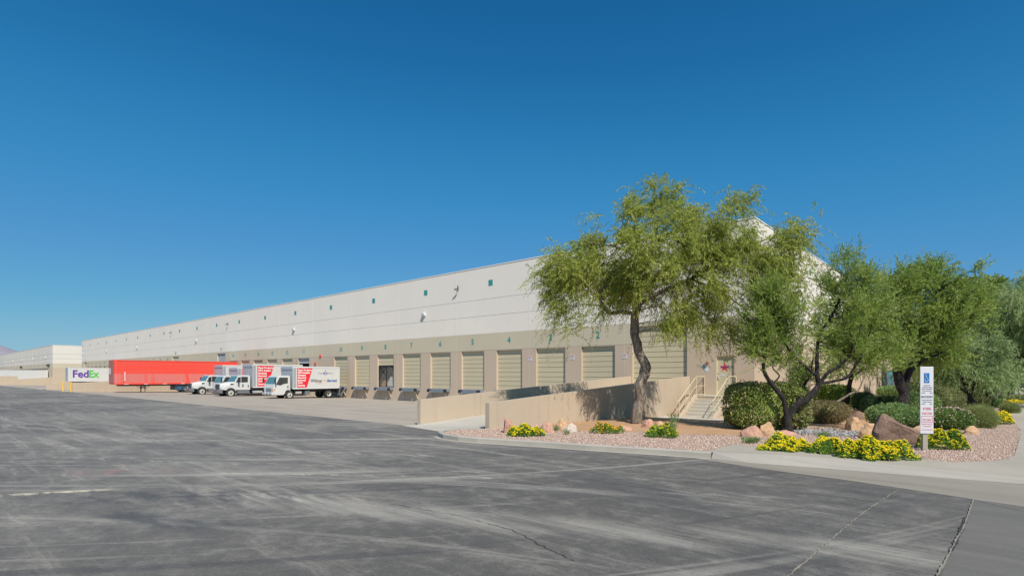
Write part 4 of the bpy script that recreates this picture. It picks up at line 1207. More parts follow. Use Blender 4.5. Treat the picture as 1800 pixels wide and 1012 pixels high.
def conventional(name, label, z1=3.40, full=False, lettered=True):
    root = empty(name, (0, 0, 0), label, 'truck', 'white box trucks backed to the docks')
    L, hw, z0 = 5.5, 1.2, .93
    body = box_body(root, L, hw, z0, z1)
    mb = MB()
    mb.prism_x([(-5.66, .72), (-5.66, 2.12), (-5.78, 2.24), (-6.70, 2.24), (-6.86, 2.16), (-7.22, 1.56), (-7.22, .72)], -.98, .98)
    cabm = mb.build('cab', M['white_paint'], root, bevel=.045)
    # bonnet tapering to the nose, with fenders
    mb = MB()
    secs = [(-7.18, .88, 1.58, .75), (-7.7, .80, 1.50, .75), (-8.2, .68, 1.42, .78), (-8.48, .60, 1.28, .80), (-8.52, .56, 1.10, .82)]
    rings = []
    for y, hwid, zt, zb in secs:
        rings.append([(-hwid, y, zb), (-hwid, y, zt - .14), (-hwid + .12, y, zt), (hwid - .12, y, zt), (hwid, y, zt - .14), (hwid, y, zb)])
    vs = [p for r in rings for p in r]; fs = []
    for i in range(len(rings) - 1):
        for k in range(5): fs.append((i * 6 + k, i * 6 + k + 1, (i + 1) * 6 + k + 1, (i + 1) * 6 + k))
    fs.append((24, 25, 26, 27, 28, 29)); fs.append((5, 4, 3, 2, 1, 0))
    mb.add(vs, fs)
    mb.build('bonnet', M['white_paint'], cabm, smoothf=False, bevel=.02)
    for sx in (1, -1):
        mb = MB(); prof = []
        cy_, cz_, r1, r2 = -7.62, .44, .52, .70
        outer = [(-7.10, .60), (-7.16, 1.02), (-7.35, 1.20), (-7.75, 1.22), (-8.15, 1.10), (-8.45, .98), (-8.50, .78)]
        innr = [(cy_ - r1 * math.cos(a), cz_ + r1 * math.sin(a)) for a in np.linspace(.55, math.pi - .15, 9)]
        a_, b_ = sorted((.62 * sx, 1.0 * sx))
        poly_ = outer + innr
        mb.prism_x(poly_, a_, b_)
        mb.build('fender', M['white_paint'], cabm, bevel=.03)
        mb = MB(); xa, xb = sorted((.66 * sx, 1.006 * sx))
        mb.add([(.60 * sx, -8.54, .92), (.98 * sx, -8.36, .94), (1.008 * sx, -8.02, 1.08), (.66 * sx, -8.46, 1.10), (.60 * sx, -8.5, .92), (.98 * sx, -8.3, .94), (.99 * sx, -8.0, 1.08), (.66 * sx, -8.42, 1.10)],
               [(0, 1, 2, 3), (0, 4, 5, 1), (1, 5, 6, 2), (2, 6, 7, 3), (3, 7, 4, 0)]); mb.build('headlight', M['lens'], cabm)
        x = .98 * sx; xo = .992 * sx
        for pts in ([(-5.92, 1.52), (-5.92, 2.08), (-6.58, 2.10), (-6.58, 1.50)], [(-6.64, 1.50), (-6.64, 2.08), (-6.84, 2.02), (-7.12, 1.54)]):
            mb = MB(); mb.add([(xo, y, z) for y, z in pts] + [(x, y, z) for y, z in pts], [(0, 1, 2, 3), (0, 4, 5, 1), (1, 5, 6, 2), (2, 6, 7, 3), (3, 7, 4, 0)])
            mb.build('side_window', M['glass_dark'], cabm)
        mb = MB(); a_, b_ = sorted((x, x + .03 * sx)); mb.box(a_, b_, -5.93, -5.84, 1.02, 1.24); mb.build('door_handle', M['chassis'], cabm)
        mb = MB(); a_, b_ = sorted((.885 * sx, .90 * sx)); mb.box(a_, b_, -7.62, -7.30, 1.30, 1.40); mb.build('side_vent', M['chassis'], cabm)
        mb = MB(); mb.tube([(x, -6.9, 1.35), (x + .26 * sx, -6.98, 1.5)], .018, 6); mb.tube([(x, -6.8, 2.0), (x + .26 * sx, -6.98, 1.95)], .018, 6)
        a_, b_ = sorted((x + .16 * sx, x + .38 * sx)); mb.box(a_, b_, -7.02, -6.94, 1.48, 2.0); mb.build('mirror', M['chassis'], cabm, bevel=.015)
        # painted number block on the door
        mb = MB(); a_, b_ = sorted((x, x + .004 * sx)); mb.box(a_, b_, -6.5, -6.42, .98, 1.36); mb.box(a_, b_, -6.40, -6.33, 1.05, 1.3); mb.box(a_, b_, -6.98, -6.8, 1.1, 1.16); mb.box(a_, b_, -6.9, -6.8, 1.28, 1.34)
        mb.build('door_decal', M['sign_grey'], cabm)
    mb = MB()
    mb.add([(-.86, -7.15, 1.60), (.86, -7.15, 1.60), (.80, -6.845, 2.16), (-.80, -6.845, 2.16), (-.86, -7.25, 1.56), (.86, -7.25, 1.56), (.80, -6.88, 2.17), (-.80, -6.88, 2.17)],
           [(4, 5, 6, 7), (0, 4, 7, 3), (1, 2, 6, 5), (2, 3, 7, 6), (0, 1, 5, 4)])
    mb.build('windscreen', M['glass_wind'], cabm)
    mb = MB(); mb.box(-.55, .55, -8.56, -8.50, .80, 1.34)
    gr = mb.build('grille', M['grey_plastic'], cabm, bevel=.03)
    mb = MB()
    for z in np.arange(.86, 1.3, .07): mb.box(-.48, .48, -8.575, -8.561, z, z + .025)
    mb.build('grille_slat', M['chassis'], gr)
    mb = MB(); mb.prism_x([(-8.42, .38), (-8.72, .40), (-8.74, .78), (-8.40, .82)], -1.05, 1.05)
    b_ = mb.build('front_bumper', M['grey_plastic'], root, bevel=.05)
    mb = MB()
    for x in (-.7, .7): mb.box(x - .1, x + .1, -8.755, -8.735, .55, .66)
    mb.build('indicator', M['amber'], b_)
    mb = MB()
    for x in (-.42, .42): mb.box(x - .05, x + .05, -8.3, -.05, .62, .86)
    for y in (-.5, -1.7, -2.9, -4.1, -5.2): mb.box(-1.1, 1.1, y - .04, y + .04, .861, .928)
    mb.box(-.37, .37, -8.0, -6.8, .45, .85); mb.box(.55, 1.0, -5.6, -.2, .72, .90); mb.tube([(-.9, -1.3, .43), (.9, -1.3, .43)], .08, 8)
    mb.build('chassis', M['chassis'], root)
    mb = MB(); mb.box(.60, 1.0, -6.95, -5.75, .36, .60); mb.box(.60, .98, -6.95, -5.75, .62, .70); mb.build('step', M['grey_plastic'], root, bevel=.03)
    mb = MB(); mb.tube([(.78, -5.3, .52), (.78, -4.4, .52)], .2, 14); mb.build('tank', M['chrome'], root)
    r = .45
    for sx in (1, -1):
        wheel(root, .90 * sx, -7.62, r, sx, .24); wheel(root, .80 * sx, -1.3, r, sx, .24, True)
        mb = MB(); a_, b_ = sorted((.60 * sx, 1.05 * sx)); mb.box(a_, b_, -.72, -.70, .2, .9); mb.build('mud_flap', M['rubber'], root)
    mb = MB(); mb.box(-1.15, 1.15, .002, .03, z0 + .05, z1 - .05); mb.build('rear_door', M['alu'], body)
    if lettered: livery(body, L, hw, z0, z1, full)
    return root

t1 = cabover('box_truck', 'nearest box truck, cab-over, with complete red panel and blue lettering on its side')
t1.location = (-41.05, -1.25, GB(-41, -4) + .0)
t2 = conventional('box_truck', 'tall box truck with a bonnet directly left of the nearest one')
t2.location = (-49.65, -.75, GB(-49, -4))
t4 = copy_tree(t1); t4.location = (-53.65, -1.25, GB(-53, -4)); t4['label'] = 'box truck mostly hidden between the two bonneted trucks'
t3 = conventional('box_truck', 'leftmost box truck, bonneted with a plain white side, before the red trailer', lettered=False)
t3.location = (-57.6, -.75, GB(-57, -4))
for t in (t1, t2, t4, t3): t.rotation_euler = (-math.atan(.0215) * 0, 0, 0)

def trailer(name, label, L, mat_side, z0=1.10, z1=3.95, hw=1.3, group='semi-trailers at the docks', bogie=None, tandem=True, gear=None):
    root = empty(name, (0, 0, 0), label, 'trailer', group)
    mb = MB(); rr = .22
    prof = [(-hw, 0), (-hw, -L + rr), (-hw + rr * .3, -L + rr * .3), (-hw + rr, -L), (hw - rr, -L), (hw - rr * .3, -L + rr * .3), (hw, -L + rr), (hw, 0)]
    n = len(prof)
    mb.add([(x, y, z0) for x, y in prof] + [(x, y, z1) for x, y in prof], [tuple(range(n)), tuple(range(2 * n - 1, n - 1, -1))] + [(i, (i + 1) % n, n + (i + 1) % n, n + i) for i in range(n)])
    body = mb.build('cargo_box', mat_side, root)
    mb = MB()
    mb.box(hw + .001, hw + .03, -L + rr, -.05, z0 - .06, z0 + .10); mb.box(hw + .001, hw + .03, -L + rr, -.05, z1 - .08, z1 + .01)
    mb.box(-hw - .03, -hw - .001, -L + rr, -.05, z0 - .06, z0 + .10)
    mb.build('side_rail', mat_side, body)
    mb = MB(); mb.box(-hw + .02, hw - .02, -L + rr, -.03, z1 + .002, z1 + .02); mb.build('roof', M['alu'], body)
    mb = MB()
    for y in np.arange(-L + 1.3, -.2, 1.22): mb.box(hw + .001, hw + .010, y - .02, y + .02, z0 + .11, z1 - .09)
    mb.build('side_post', mat_side, body)
    mb = MB()
    for y in np.arange(-L + 1.2, -.5, 2.0): mb.box(hw + .031, hw + .036, y - .22, y + .22, z0 - .04, z0 + .02)
    mb.build('reflector', M['lettering_white'], body)
    mb = MB()
    for x in (-.5, .5): mb.box(x - .05, x + .05, -L + .6, -.2, z0 - .25, z0 - .07)
    mb.build('chassis', M['chassis'], root)
    gear = gear or -L + 3.2
    mb = MB()
    for x in (.85, -.85):
        mb.box(x - .07, x + .07, gear - .07, gear + .07, .45, z0 - .07); mb.box(x - .05, x + .05, gear - .05, gear + .05, .06, .6); mb.box(x - .16, x + .16, gear - .16, gear + .16, 0, .06)
        mb.tube([(x, gear, .55), (x, gear - .75, z0 - .08)], .03, 6); mb.tube([(x, gear, .55), (x, gear + .75, z0 - .08)], .03, 6)
    mb.tube([(.85, gear, .6), (-.85, gear, .6)], .03, 6); mb.tube([(.85, gear, .95), (-.85, gear, .55)], .025, 6)
    mb.build('landing_gear', M['bronze'], root)
    bogie = bogie if bogie is not None else -2.6
    ys = (bogie, bogie - 1.25) if tandem else (bogie,)
    mb = MB(); mb.box(-.6, .6, ys[-1] - .5, ys[0] + .5, .6, z0 - .1)
    for y in ys: mb.tube([(-1.0, y, .5), (1.0, y, .5)], .07, 8)
    mb.build('bogie', M['chassis'], root)
    for y in ys:
        for sx in (1, -1): wheel(root, .92 * sx, y, .5, sx, .25, True)
    return root, body

R1, rb = trailer('semi_trailer', 'faded red semi-trailer with patched side standing at the docks', 13.9, M['red_trailer'], bogie=-5.0)
R1.location = (-68.9, -.2, GB(-69, -10) - .02)
mb = MB(); mb.box(-1.08, 1.08, -13.93, -13.905, 1.2, 3.85); mb.build('front_panel', painted('dark_red_panel', (.42, .15, .13), .6, .2, 2), rb)  # front end is a darker, greyer red than the sides
mb = MB(); mb.box(-.9, -.2, -13.95, -13.932, 2.3, 3.0); mb.build('document_box', M['sign_white'], rb)
for k in range(9):
    mb = MB(); mb.box(1.312, 1.318, -12.93, -12.80, 1.5 + k * .12, 1.58 + k * .12); mb.build('side_letter', M['lettering_white'], rb)
mb = MB(); mb.box(1.02, 1.10, -7.3, -4.3, .25, 1.02); mb.box(-1.1, 1.1, -7.42, -7.34, .3, 1.0); mb.build('blue_cart_panels', M['blue_steel'], R1, bevel=.02)  # blue panels stand in for a separate cart under the trailer
R1.children[-1]

F1, fb = trailer('semi_trailer', 'short white trailer with purple and green lettering left of the red trailer', 8.4, M['white_panel'], z0=1.15, z1=3.92, bogie=-1.5, tandem=False)
F1.location = (-129.2, -.2, GB(-129, -5))
text('Fed', 2.05, (1.325, -7.75, 1.95), SIDE, M['purple_vinyl'], fb, 'lettering', bold=.05, width=2.55)
text('Ex', 2.05, (1.325, -5.12, 1.95), SIDE, M['green_vinyl'], fb, 'lettering', bold=.05, width=1.65)
mb = MB(); mb.box(-1.0, 1.0, -8.43, -8.405, 1.3, 3.8); mb.build('front_panel', M['alu'], fb)
W1, wb = trailer('semi_trailer', 'long plain white trailer beyond the stepped wall at the left edge', 15.8, M['white_panel'], z0=1.0, z1=3.95)
W1.location = (-200.5, -1.7, GB(-200, -8))

# ------------------------------------------------------------------ signpost
SP, SZ = G(1628.5, 791.5)
SG = empty('sign', (SP.x, SP.y, SP.z), 'tall narrow white parking sign on a wooden post among the yellow flowers', 'sign', rz=math.radians(32))
k_ = SZ / FPX
mb = MB(); mb.box(-.085, .035, 0, .10, -.3, 1.75); mb.build('post', M['wood'], SG, bevel=.006)
pw = 10.6 * k_
zt = 147.2 * k_; zb = 29.8 * k_
mb = MB(); mb.box(-pw, pw, -.022, -.002, zb, zt); pn = mb.build('panel', M['sign_white'], SG, bevel=.02)
ph = zt - zb
def sy(f): return zt - f * ph
mb = MB(); mb.box(-.072, .058, -.025, -.0225, sy(.243), sy(.093)); mb.build('symbol_square', M['sign_blue'], pn)
mb = MB()
cx_, cz_ = -.006, sy(.198)
mb.tube([(cx_ - .01 + .037 * math.cos(a), -.027, cz_ + .044 * math.sin(a)) for a in np.linspace(2.3, 6.9, 16)], .006, 6)
mb.tube([(cx_ - .018, -.027, sy(.125)), (cx_ - .012, -.027, sy(.165)), (cx_ + .018, -.027, sy(.17)), (cx_ + .03, -.027, sy(.2)), (cx_ + .045, -.027, sy(.205))], .006, 6)
mb.tube([(cx_ - .016, -.027, sy(.145)), (cx_ + .015, -.027, sy(.15))], .005, 6)
mb.tube([(cx_ - .02, -.026, sy(.113)), (cx_ - .02, -.030, sy(.113))], .011, 10)
mb.build('wheelchair_symbol', M['sign_white'], pn)
rows = [('RESERVED', .285, .5, 'sign_grey'), ('HANDICAPPED PARKING', .312, .72, 'sign_grey'), ('PERMIT REQUIRED', .338, .8, 'sign_grey'), ('VIOLATORS FINED', .366, .7, 'sign_grey'), ('NRS       484', .396, .85, 'sign_grey'),
        ('PRIVATE PROPERTY', .465, .88, 'black_vinyl'), ('UNAUTHORIZED AND', .502, .8, 'sign_grey'), ('ILLEGALLY PARKED', .530, .66, 'sign_grey'), ('NRS       487', .560, .85, 'sign_grey'),
        ('NO PARKING', .645, .62, 'sign_red'), ('IN RED ZONES', .713, .74, 'sign_red'), ('TOW AWAY', .812, .70, 'sign_red'), ('VEHICLES TOWED AT', .862, .8, 'sign_red'), ('OWNERS EXPENSE', .895, .62, 'sign_red'), ('CALL FOR RELEASE', .945, .8, 'sign_red')]
for s, f, wd, mt in rows:
    big = {'PRIVATE PROPERTY': .075, 'NO PARKING': .10, 'IN RED ZONES': .085, 'TOW AWAY': .095}.get(s, .028)
    text(s, big, (-wd * pw, -.0235, sy(f)), FRONT, M[mt], pn, 'lettering', width=wd * 2 * pw, ext=.001, bold=.001)
mb = MB()
for a, b, c, d in ((-.135, .135, .735, .742), (-.135, .135, .826, .833), (-.135, -.128, .742, .826), (.128, .135, .742, .826)): mb.box(a, b, -.025, -.0225, sy(d), sy(c))
mb.build('red_border', M['sign_red'], pn)

# ------------------------------------------------------------------ rocks
def rock(name, px0, px1, py0, py1, mat, label, depth=1.0, seed=0, Zoff=0, n=16, tilt=0.0, pts=None, grp='landscape boulders'):
    pxm = (px0 + px1) / 2
    p, Z = G(pxm, py1)
    k = Z / FPX
    W_ = (px1 - px0) * k; H = (py1 - py0) * k
    D = W_ * .75 * depth
    c = p + Vector((FW[0], FW[1], 0)) * D * .45
    rs = random.Random(seed * 7 + 3)
    bm = bmesh.new()
    if pts:
        for x, z in pts:
            for d, s in ((-.5, .85), (-.2, 1.0), (.3, .95), (.5, .6)):
                bm.verts.new(((x - .5) * W_ * (s if d != -.5 else .9), d * D + rs.uniform(-.05, .05) * D, z * H * s if z > .1 else -.08))
    else:
        for i in range(n):
            th_ = rs.uniform(0, 2 * math.pi); u = rs.uniform(-.2, 1.0)
            r = math.sqrt(max(0, 1 - max(u, 0) ** 2.2)) * rs.uniform(.85, 1)
            bm.verts.new((math.cos(th_) * r * W_ / 2, math.sin(th_) * r * D / 2, u * H + rs.uniform(-.03, .03) * H))
        for i in range(8):
            th_ = i * math.pi / 4; bm.verts.new((math.cos(th_) * W_ / 2 * rs.uniform(.85, 1), math.sin(th_) * D / 2, -.12))
            bm.verts.new((math.cos(th_ + .3) * W_ / 2 * rs.uniform(.8, 1.0), math.sin(th_ + .3) * D / 2 * .95, H * rs.uniform(.2, .5)))
    r_ = bmesh.ops.convex_hull(bm, input=bm.verts)
    bmesh.ops.delete(bm, geom=[v for v in bm.verts if not v.link_faces], context='VERTS')
    bmesh.ops.bevel(bm, geom=bm.edges[:], offset=min(W_, H) * .035, segments=1, affect='EDGES', profile=.5, clamp_overlap=True)
    bmesh.ops.triangulate(bm, faces=bm.faces[:])
    bmesh.ops.subdivide_edges(bm, edges=bm.edges[:], cuts=2, use_grid_fill=True)
    off = Vector((seed * 3.1, 0, 0))
    for v in bm.verts:
        d = noise.noise_vector(v.co * 2.5 / max(.3, W_) + off) * .05 * W_ + noise.noise_vector(v.co * 9 + off) * .018
        v.co += d
    bmesh.ops.recalc_face_normals(bm, faces=bm.faces)
    me = bpy.data.meshes.new(name); bm.to_mesh(me); bm.free(); me.materials.append(mat)
    o = bpy.data.objects.new(name, me); o.location = c; o.rotation_euler = (0, 0, TH)
    link(o); return tag(o, label, 'boulder', grp)
RK = M
rock('boulder', 885, 914, 735, 761, RK['rock_pink'], 'tall pink pointed boulder against the ramp wall behind the leftmost flowers', 1, 1, pts=[(0, 0), (.05, .9), (.2, 1), (.45, .8), (.95, .1), (1, 0)])
rock('boulder', 948, 977, 741, 760, RK['rock_pink'], 'small pink boulder just right of the leftmost yellow flowers', 1, 2)
rock('boulder', 976, 1006, 736, 757, RK['rock_orange'], 'orange topped boulder behind the pale one at the ramp wall', 1, 3)
rock('boulder', 990, 1018, 744, 759, RK['rock_pale'], 'pale whitish boulder at the ramp wall, left of the orange flowers', 1, 4)
rock('boulder', 1082, 1118, 746, 757, RK['rock_pink'], 'low pink boulder between the orange flowers and the leaning trunk', .8, 5)
rock('boulder', 1128, 1155, 735, 752, RK['rock_pink'], 'rounded pink boulder right beside the leaning trunk', 1, 6)
rock('boulder', 1148, 1174, 740, 756, RK['rock_orange'], 'orange boulder behind the thin sprig of flowers', 1, 7)
rock('boulder', 1275, 1304, 726, 744, RK['rock_pink'], 'pink boulder at the foot of the stairs, left of the big hedge', 1, 8)
rock('boulder', 1304, 1350, 748, 768, RK['rock_pink'], 'long low pink boulder in front of the big hedge', .8, 9)
rock('boulder', 1336, 1369, 739, 767, RK['rock_orange'], 'rounded tan boulder touching the dark forked trunk', .9, 10)
rock('boulder', 1362, 1408, 756, 766, RK['rock_pink'], 'flat pink slab at the base of the dark forked trunk', .7, 11)
rock('boulder', 1492, 1523, 733, 757, RK['rock_orange'], 'orange pyramid boulder right of the brown mound', 1, 12, pts=[(0, 0), (.1, .4), (.35, 1), (.6, .95), (.95, .3), (1, 0)])
rock('boulder', 1517, 1562, 743, 772, RK['rock_orange'], 'pitted orange boulder against the dark slab', .9, 13)
rock('boulder', 1543, 1624, 728, 781, RK['rock_brown'], 'large dark brown slab boulder sloping down to the white sign', .4, 14, pts=[(0, 0), (-.02, .45), (.16, .98), (.26, 1.0), (.62, .70), (.97, .36), (1, .15), (1, 0)])
rock('boulder', 1497, 1530, 722, 738, RK['rock_brown'], 'low brown boulder in shade above the orange pyramid boulder', .9, 15)
rock('boulder', 1518, 1552, 721, 738, RK['rock_orange'], 'tan boulder behind the dark slab', .9, 16)
rock('boulder', 1487, 1514, 714, 726, RK['rock_orange'], 'tan boulder beside the thin dark trunk', .9, 17)
rock('boulder', 1606, 1652, 746, 764, RK['rock_orange'], 'wide orange boulder behind the white sign', .8, 18)
rock('boulder', 1617, 1643, 762, 787, RK['rock_pale'], 'pale rounded boulder at the base of the sign post', .8, 19)
rock('boulder', 1676, 1692, 745, 755, RK['rock_pale'], 'small pale boulder behind the right yellow flowers', 1, 20)
rock('boulder', 1702, 1728, 748, 763, RK['rock_orange'], 'tan boulder at the foot of the grass tuft', 1, 21)
rock('boulder', 1730, 1763, 720, 739, RK['rock_orange'], 'tan boulder left of the farther yellow flowers', 1, 22)
rock('boulder', 1772, 1786, 705, 714, RK['rock_pale'], 'small boulder near the far round tuft', 1, 23)
rock('boulder', 1601, 1621, 717, 731, RK['rock_pale'], 'pale boulder left of the sign between the shrubs', 1, 24)
rock('boulder', 1644, 1668, 727, 738, RK['rock_pale'], 'white boulder under the large clipped shrub', 1, 25)
rock('boulder', 1685, 1716, 720, 731, RK['rock_orange'], 'flat tan boulder beyond the large clipped shrub', 1, 26)

# ------------------------------------------------------------------ foliage
def unit(v): return v / (np.linalg.norm(v, axis=-1, keepdims=True) + 1e-9)
def leaves(name, P, D, ll, lw, mat, parent=None, fold=True):
    """diamond leaves: P attach points, D unit directions"""
    n = len(P)
    r = unit(RNG.normal(size=(n, 3)))
    S = unit(np.cross(D, r))
    L = (RNG.uniform(.7, 1.25, (n, 1)) * ll); Wd = (RNG.uniform(.7, 1.3, (n, 1)) * lw / 2)
    V = np.stack([P, P + D * L * .45 + S * Wd, P + D * L, P + D * L * .45 - S * Wd], 1)
    F = np.arange(n * 4).reshape(n, 4)
    return npmesh(name, V.reshape(-1, 3), F, mat, parent)

def sample_blobs(blobs, n, gap=.0, shell=.35, seed=0):
    """blobs: (px, py, Z, rx_px, ry_px, rz_m). returns points inside the ellipsoids with noisy gaps"""
    Wt = np.array([b[3] * b[4] * b[5] ** .5 for b in blobs]); Wt = Wt / Wt.sum()
    out = []
    rt = np.array([RT[0], RT[1], 0]); fw = np.array([FW[0], FW[1], 0]); up = np.array([0, 0, 1.])
    while sum(len(o) for o in out) < n:
        m = n
        idx = RNG.choice(len(blobs), m, p=Wt)
        u = unit(RNG.normal(size=(m, 3))) * (RNG.random((m, 1)) ** shell)
        C_ = np.array([list(P3(b[0], b[1], b[2])) for b in blobs])[idx]
        K = np.array([b[2] / FPX for b in blobs])[idx]
        rx = np.array([b[3] for b in blobs])[idx] * K; ry = np.array([b[4] for b in blobs])[idx] * K; rz = np.array([b[5] for b in blobs])[idx]
        p = C_ + rt * (u[:, :1] * rx[:, None]) + up * (u[:, 2:] * ry[:, None]) + fw * (u[:, 1:2] * rz[:, None])
        if gap > 0:
            keep = np.array([noise.noise(Vector((*(q * .85 + seed * 9.7),))) + .35 * noise.noise(Vector((*(q * 2.3 + seed),))) > -.32 + gap for q in p])
            p = p[keep]
        out.append(p)
    return np.concatenate(out)[:n]

def crown(name, parent, blobs, nsprig, nleaf, slen, ll, lw, mat, droop, gap=.1, seed=0, spread=.5, updir=0.0, shell=.35, per=14, sig=.26):
    ncl = max(6, nsprig // per)
    Q0 = sample_blobs(blobs, ncl, gap, shell, seed)
    cen = np.average(Q0, axis=0)
    qd = unit(unit((Q0 - cen) * np.array([1, 1, .6])) * .8 + RNG.normal(size=(ncl, 3)) * .55 + np.array([0, 0, updir]))
    wt = RNG.uniform(.3, 1.7, ncl); wt /= wt.sum()
    ix = RNG.choice(ncl, nsprig, p=wt)
    P0 = Q0[ix] + RNG.normal(size=(nsprig, 3)) * sig * RNG.uniform(.5, 1.3, (ncl, 1))[ix]
    d0 = unit(qd[ix] * .75 + RNG.normal(size=(nsprig, 3)) * .42)
    Ls = RNG.uniform(.6, 1.25, (nsprig, 1)) * slen
    t = np.linspace(.05, 1, nleaf)[None, :, None]
    path = P0[:, None, :] + d0[:, None, :] * t * Ls[:, None, :]
    path = path + np.array([0, 0, -1.0]) * (t ** 2) * droop * Ls[:, None, :]
    tang = unit(d0[:, None, :] - np.array([0, 0, 2.0 * droop]) * t)
    rnd = unit(RNG.normal(size=path.shape))
    dirn = unit(tang * (1 - spread) + rnd * spread + np.array([0, 0, -.25 * droop]))
    path = path + RNG.normal(size=path.shape) * .012
    o = leaves(name, path.reshape(-1, 3), dirn.reshape(-1, 3), ll, lw, mat, parent)
    return P0, o

def smoothpath(pts, rad, n=5):
    pts = [Vector(p) for p in pts]; out = []; ro = []
    for i in range(len(pts) - 1):
        p0 = pts[max(i - 1, 0)]; p1 = pts[i]; p2 = pts[i + 1]; p3 = pts[min(i + 2, len(pts) - 1)]
        for k in range(n):
            t = k / n
            out.append(.5 * ((2 * p1) + (-p0 + p2) * t + (2 * p0 - 5 * p1 + 4 * p2 - p3) * t * t + (-p0 + 3 * p1 - 3 * p2 + p3) * t ** 3))
            ro.append(rad[i] * (1 - t) + rad[i + 1] * t)
    out.append(pts[-1]); ro.append(rad[-1]); return out, ro
def tree(label, cat, limbs, P0s, bark_mat, twigs=110, twr=.028, name='tree', group=None, seed=0, kn=.12):
    """limbs: list of (list of (px,py,Z), list of radii)"""
    base = P3(*limbs[0][0][0])
    root = empty(name, (base.x, base.y, GH(base.x, base.y)), label, cat, group)
    rs = random.Random(seed); mb = MB(); sk = []
    for pts, rad in limbs:
        P, R = smoothpath([P3(*q) for q in pts], rad, 6)
        for i in range(1, len(P) - 1): P[i] = P[i] + noise.noise_vector(P[i] * 1.7) * R[i] * .5
        R = [r * (1 + kn * noise.noise(p * 4.0)) for p, r in zip(P, R)]
        if limbs[0][0] is pts: R[0] *= 1.35; R[1] *= 1.12
        mb.tube(P, R, 12 if rad[0] > .06 else 7)
        sk += [(p, r) for p, r in zip(P, R)][len(P) // 3:]
    sk_p = np.array([list(p) for p, r in sk])
    pick = P0s[RNG.choice(len(P0s), min(twigs, len(P0s)), replace=False)]
    for q in pick:
        d = np.linalg.norm(sk_p - q, axis=1); i = int(np.argmin(d + RNG.uniform(0, .6, len(d))))
        a = Vector(sk_p[i]); b = Vector(q); L = (b - a).length
        if L < .15 or L > 4.5: continue
        m = (a + b) / 2 + Vector((rs.uniform(-.12, .12), rs.uniform(-.12, .12), rs.uniform(0, .18))) * L
        m2 = a * .25 + m * .75
        P, R = smoothpath([a, m, b], [min(sk[i][1] * .6, twr), twr * .55, twr * .2], 4)
        mb.tube(P, R, 5, cap=False)
    o = mb.build('trunk', bark_mat, root, smoothf=True)
    o.location = -root.location
    return root
def child_at(o, root): o.parent = root; o.location = -root.location

# --- leaning tree in front of the ramp wall
ZA = 22.4
blA = [(1170, 385, ZA, 72, 52, 1.8), (1130, 435, ZA - 1, 108, 62, 2.1), (1225, 425, ZA - .8, 98, 60, 1.8), (1305, 452, ZA - 1.3, 84, 50, 1.2), (1030, 472, ZA - .6, 78, 46, 1.7),
       (985, 500, ZA - .6, 52, 55, 1.4), (1095, 492, ZA - .4, 105, 50, 2.1), (1210, 500, ZA - .6, 115, 60, 1.9), (1320, 520, ZA - 1.5, 80, 62, 1.1), (1352, 478, ZA - 1.5, 52, 34, .9), (1010, 545, ZA - .5, 58, 34, 1.2),
       (1160, 347, ZA, 42, 22, 1.1), (1272, 378, ZA, 30, 24, .9), (1385, 418, ZA - 1.5, 44, 17, .8), (1345, 425, ZA - 1.4, 62, 34, 1.0), (1410, 402, ZA - 1.5, 22, 9, .5), (1290, 352, ZA - .6, 26, 12, .7), (1280, 575, ZA - 1.4, 45, 30, .8), (1195, 555, ZA - .3, 70, 28, 1.5)]
root_limbs = [([(1118, 750, ZA), (1122, 715, ZA), (1127, 675, ZA - .1), (1135, 650, ZA), (1137, 640, ZA), (1124, 618, ZA), (1115, 580, ZA), (1118, 552, ZA), (1124, 520, ZA), (1135, 470, ZA), (1150, 420, ZA), (1158, 378, ZA), (1160, 350, ZA)], [.25, .225, .205, .215, .21, .19, .18, .165, .15, .13, .09, .05, .02]),
              ([(1118, 552, ZA), (1095, 548, ZA - .4), (1072, 550, ZA - .6), (1060, 538, ZA - .8), (1048, 520, ZA - .9), (1020, 490, ZA - .9), (985, 475, ZA - .8)], [.09, .075, .07, .065, .055, .035, .015]),
              ([(1122, 535, ZA), (1165, 510, ZA - .3), (1215, 490, ZA - .2), (1265, 455, ZA - .8), (1320, 430, ZA - 1.2), (1375, 412, ZA - 1.4), (1415, 400, ZA - 1.5)], [.10, .085, .07, .055, .035, .022, .010]),
              ([(1135, 470, ZA), (1100, 440, ZA - .4), (1055, 430, ZA - .5), (1010, 440, ZA - .6)], [.07, .05, .035, .015]),
              ([(1150, 430, ZA), (1195, 405, ZA + .3), (1240, 395, ZA), (1272, 372, ZA)], [.06, .045, .03, .012]),
              ([(1215, 490, ZA - .2), (1260, 510, ZA - .9), (1305, 540, ZA - 1.3), (1330, 570, ZA - 1.5)], [.05, .035, .025, .01]),
              ([(1060, 538, ZA - .8), (1020, 535, ZA - 1), (985, 555, ZA - 1)], [.035, .025, .01])]
P0 = sample_blobs(blA, 400, .1)
tA = tree('tall leaning tree with drooping yellow-green foliage in front of the ramp walls', 'tree', root_limbs, P0, M['bark_grey'], 170, .03, seed=1)
_, o = crown('crown', None, blA, 5900, 24, .60, .12, .030, M['leaf_mesquite'], .40, .27, 1, .48, .2, .42, 22, .20); child_at(o, tA)
_, o = crown('hanging_sprays', None, blA, 1500, 30, 1.05, .125, .026, M['leaf_mesquite'], .7, .08, 11, .45, .3, .12, 6, .2); child_at(o, tA)

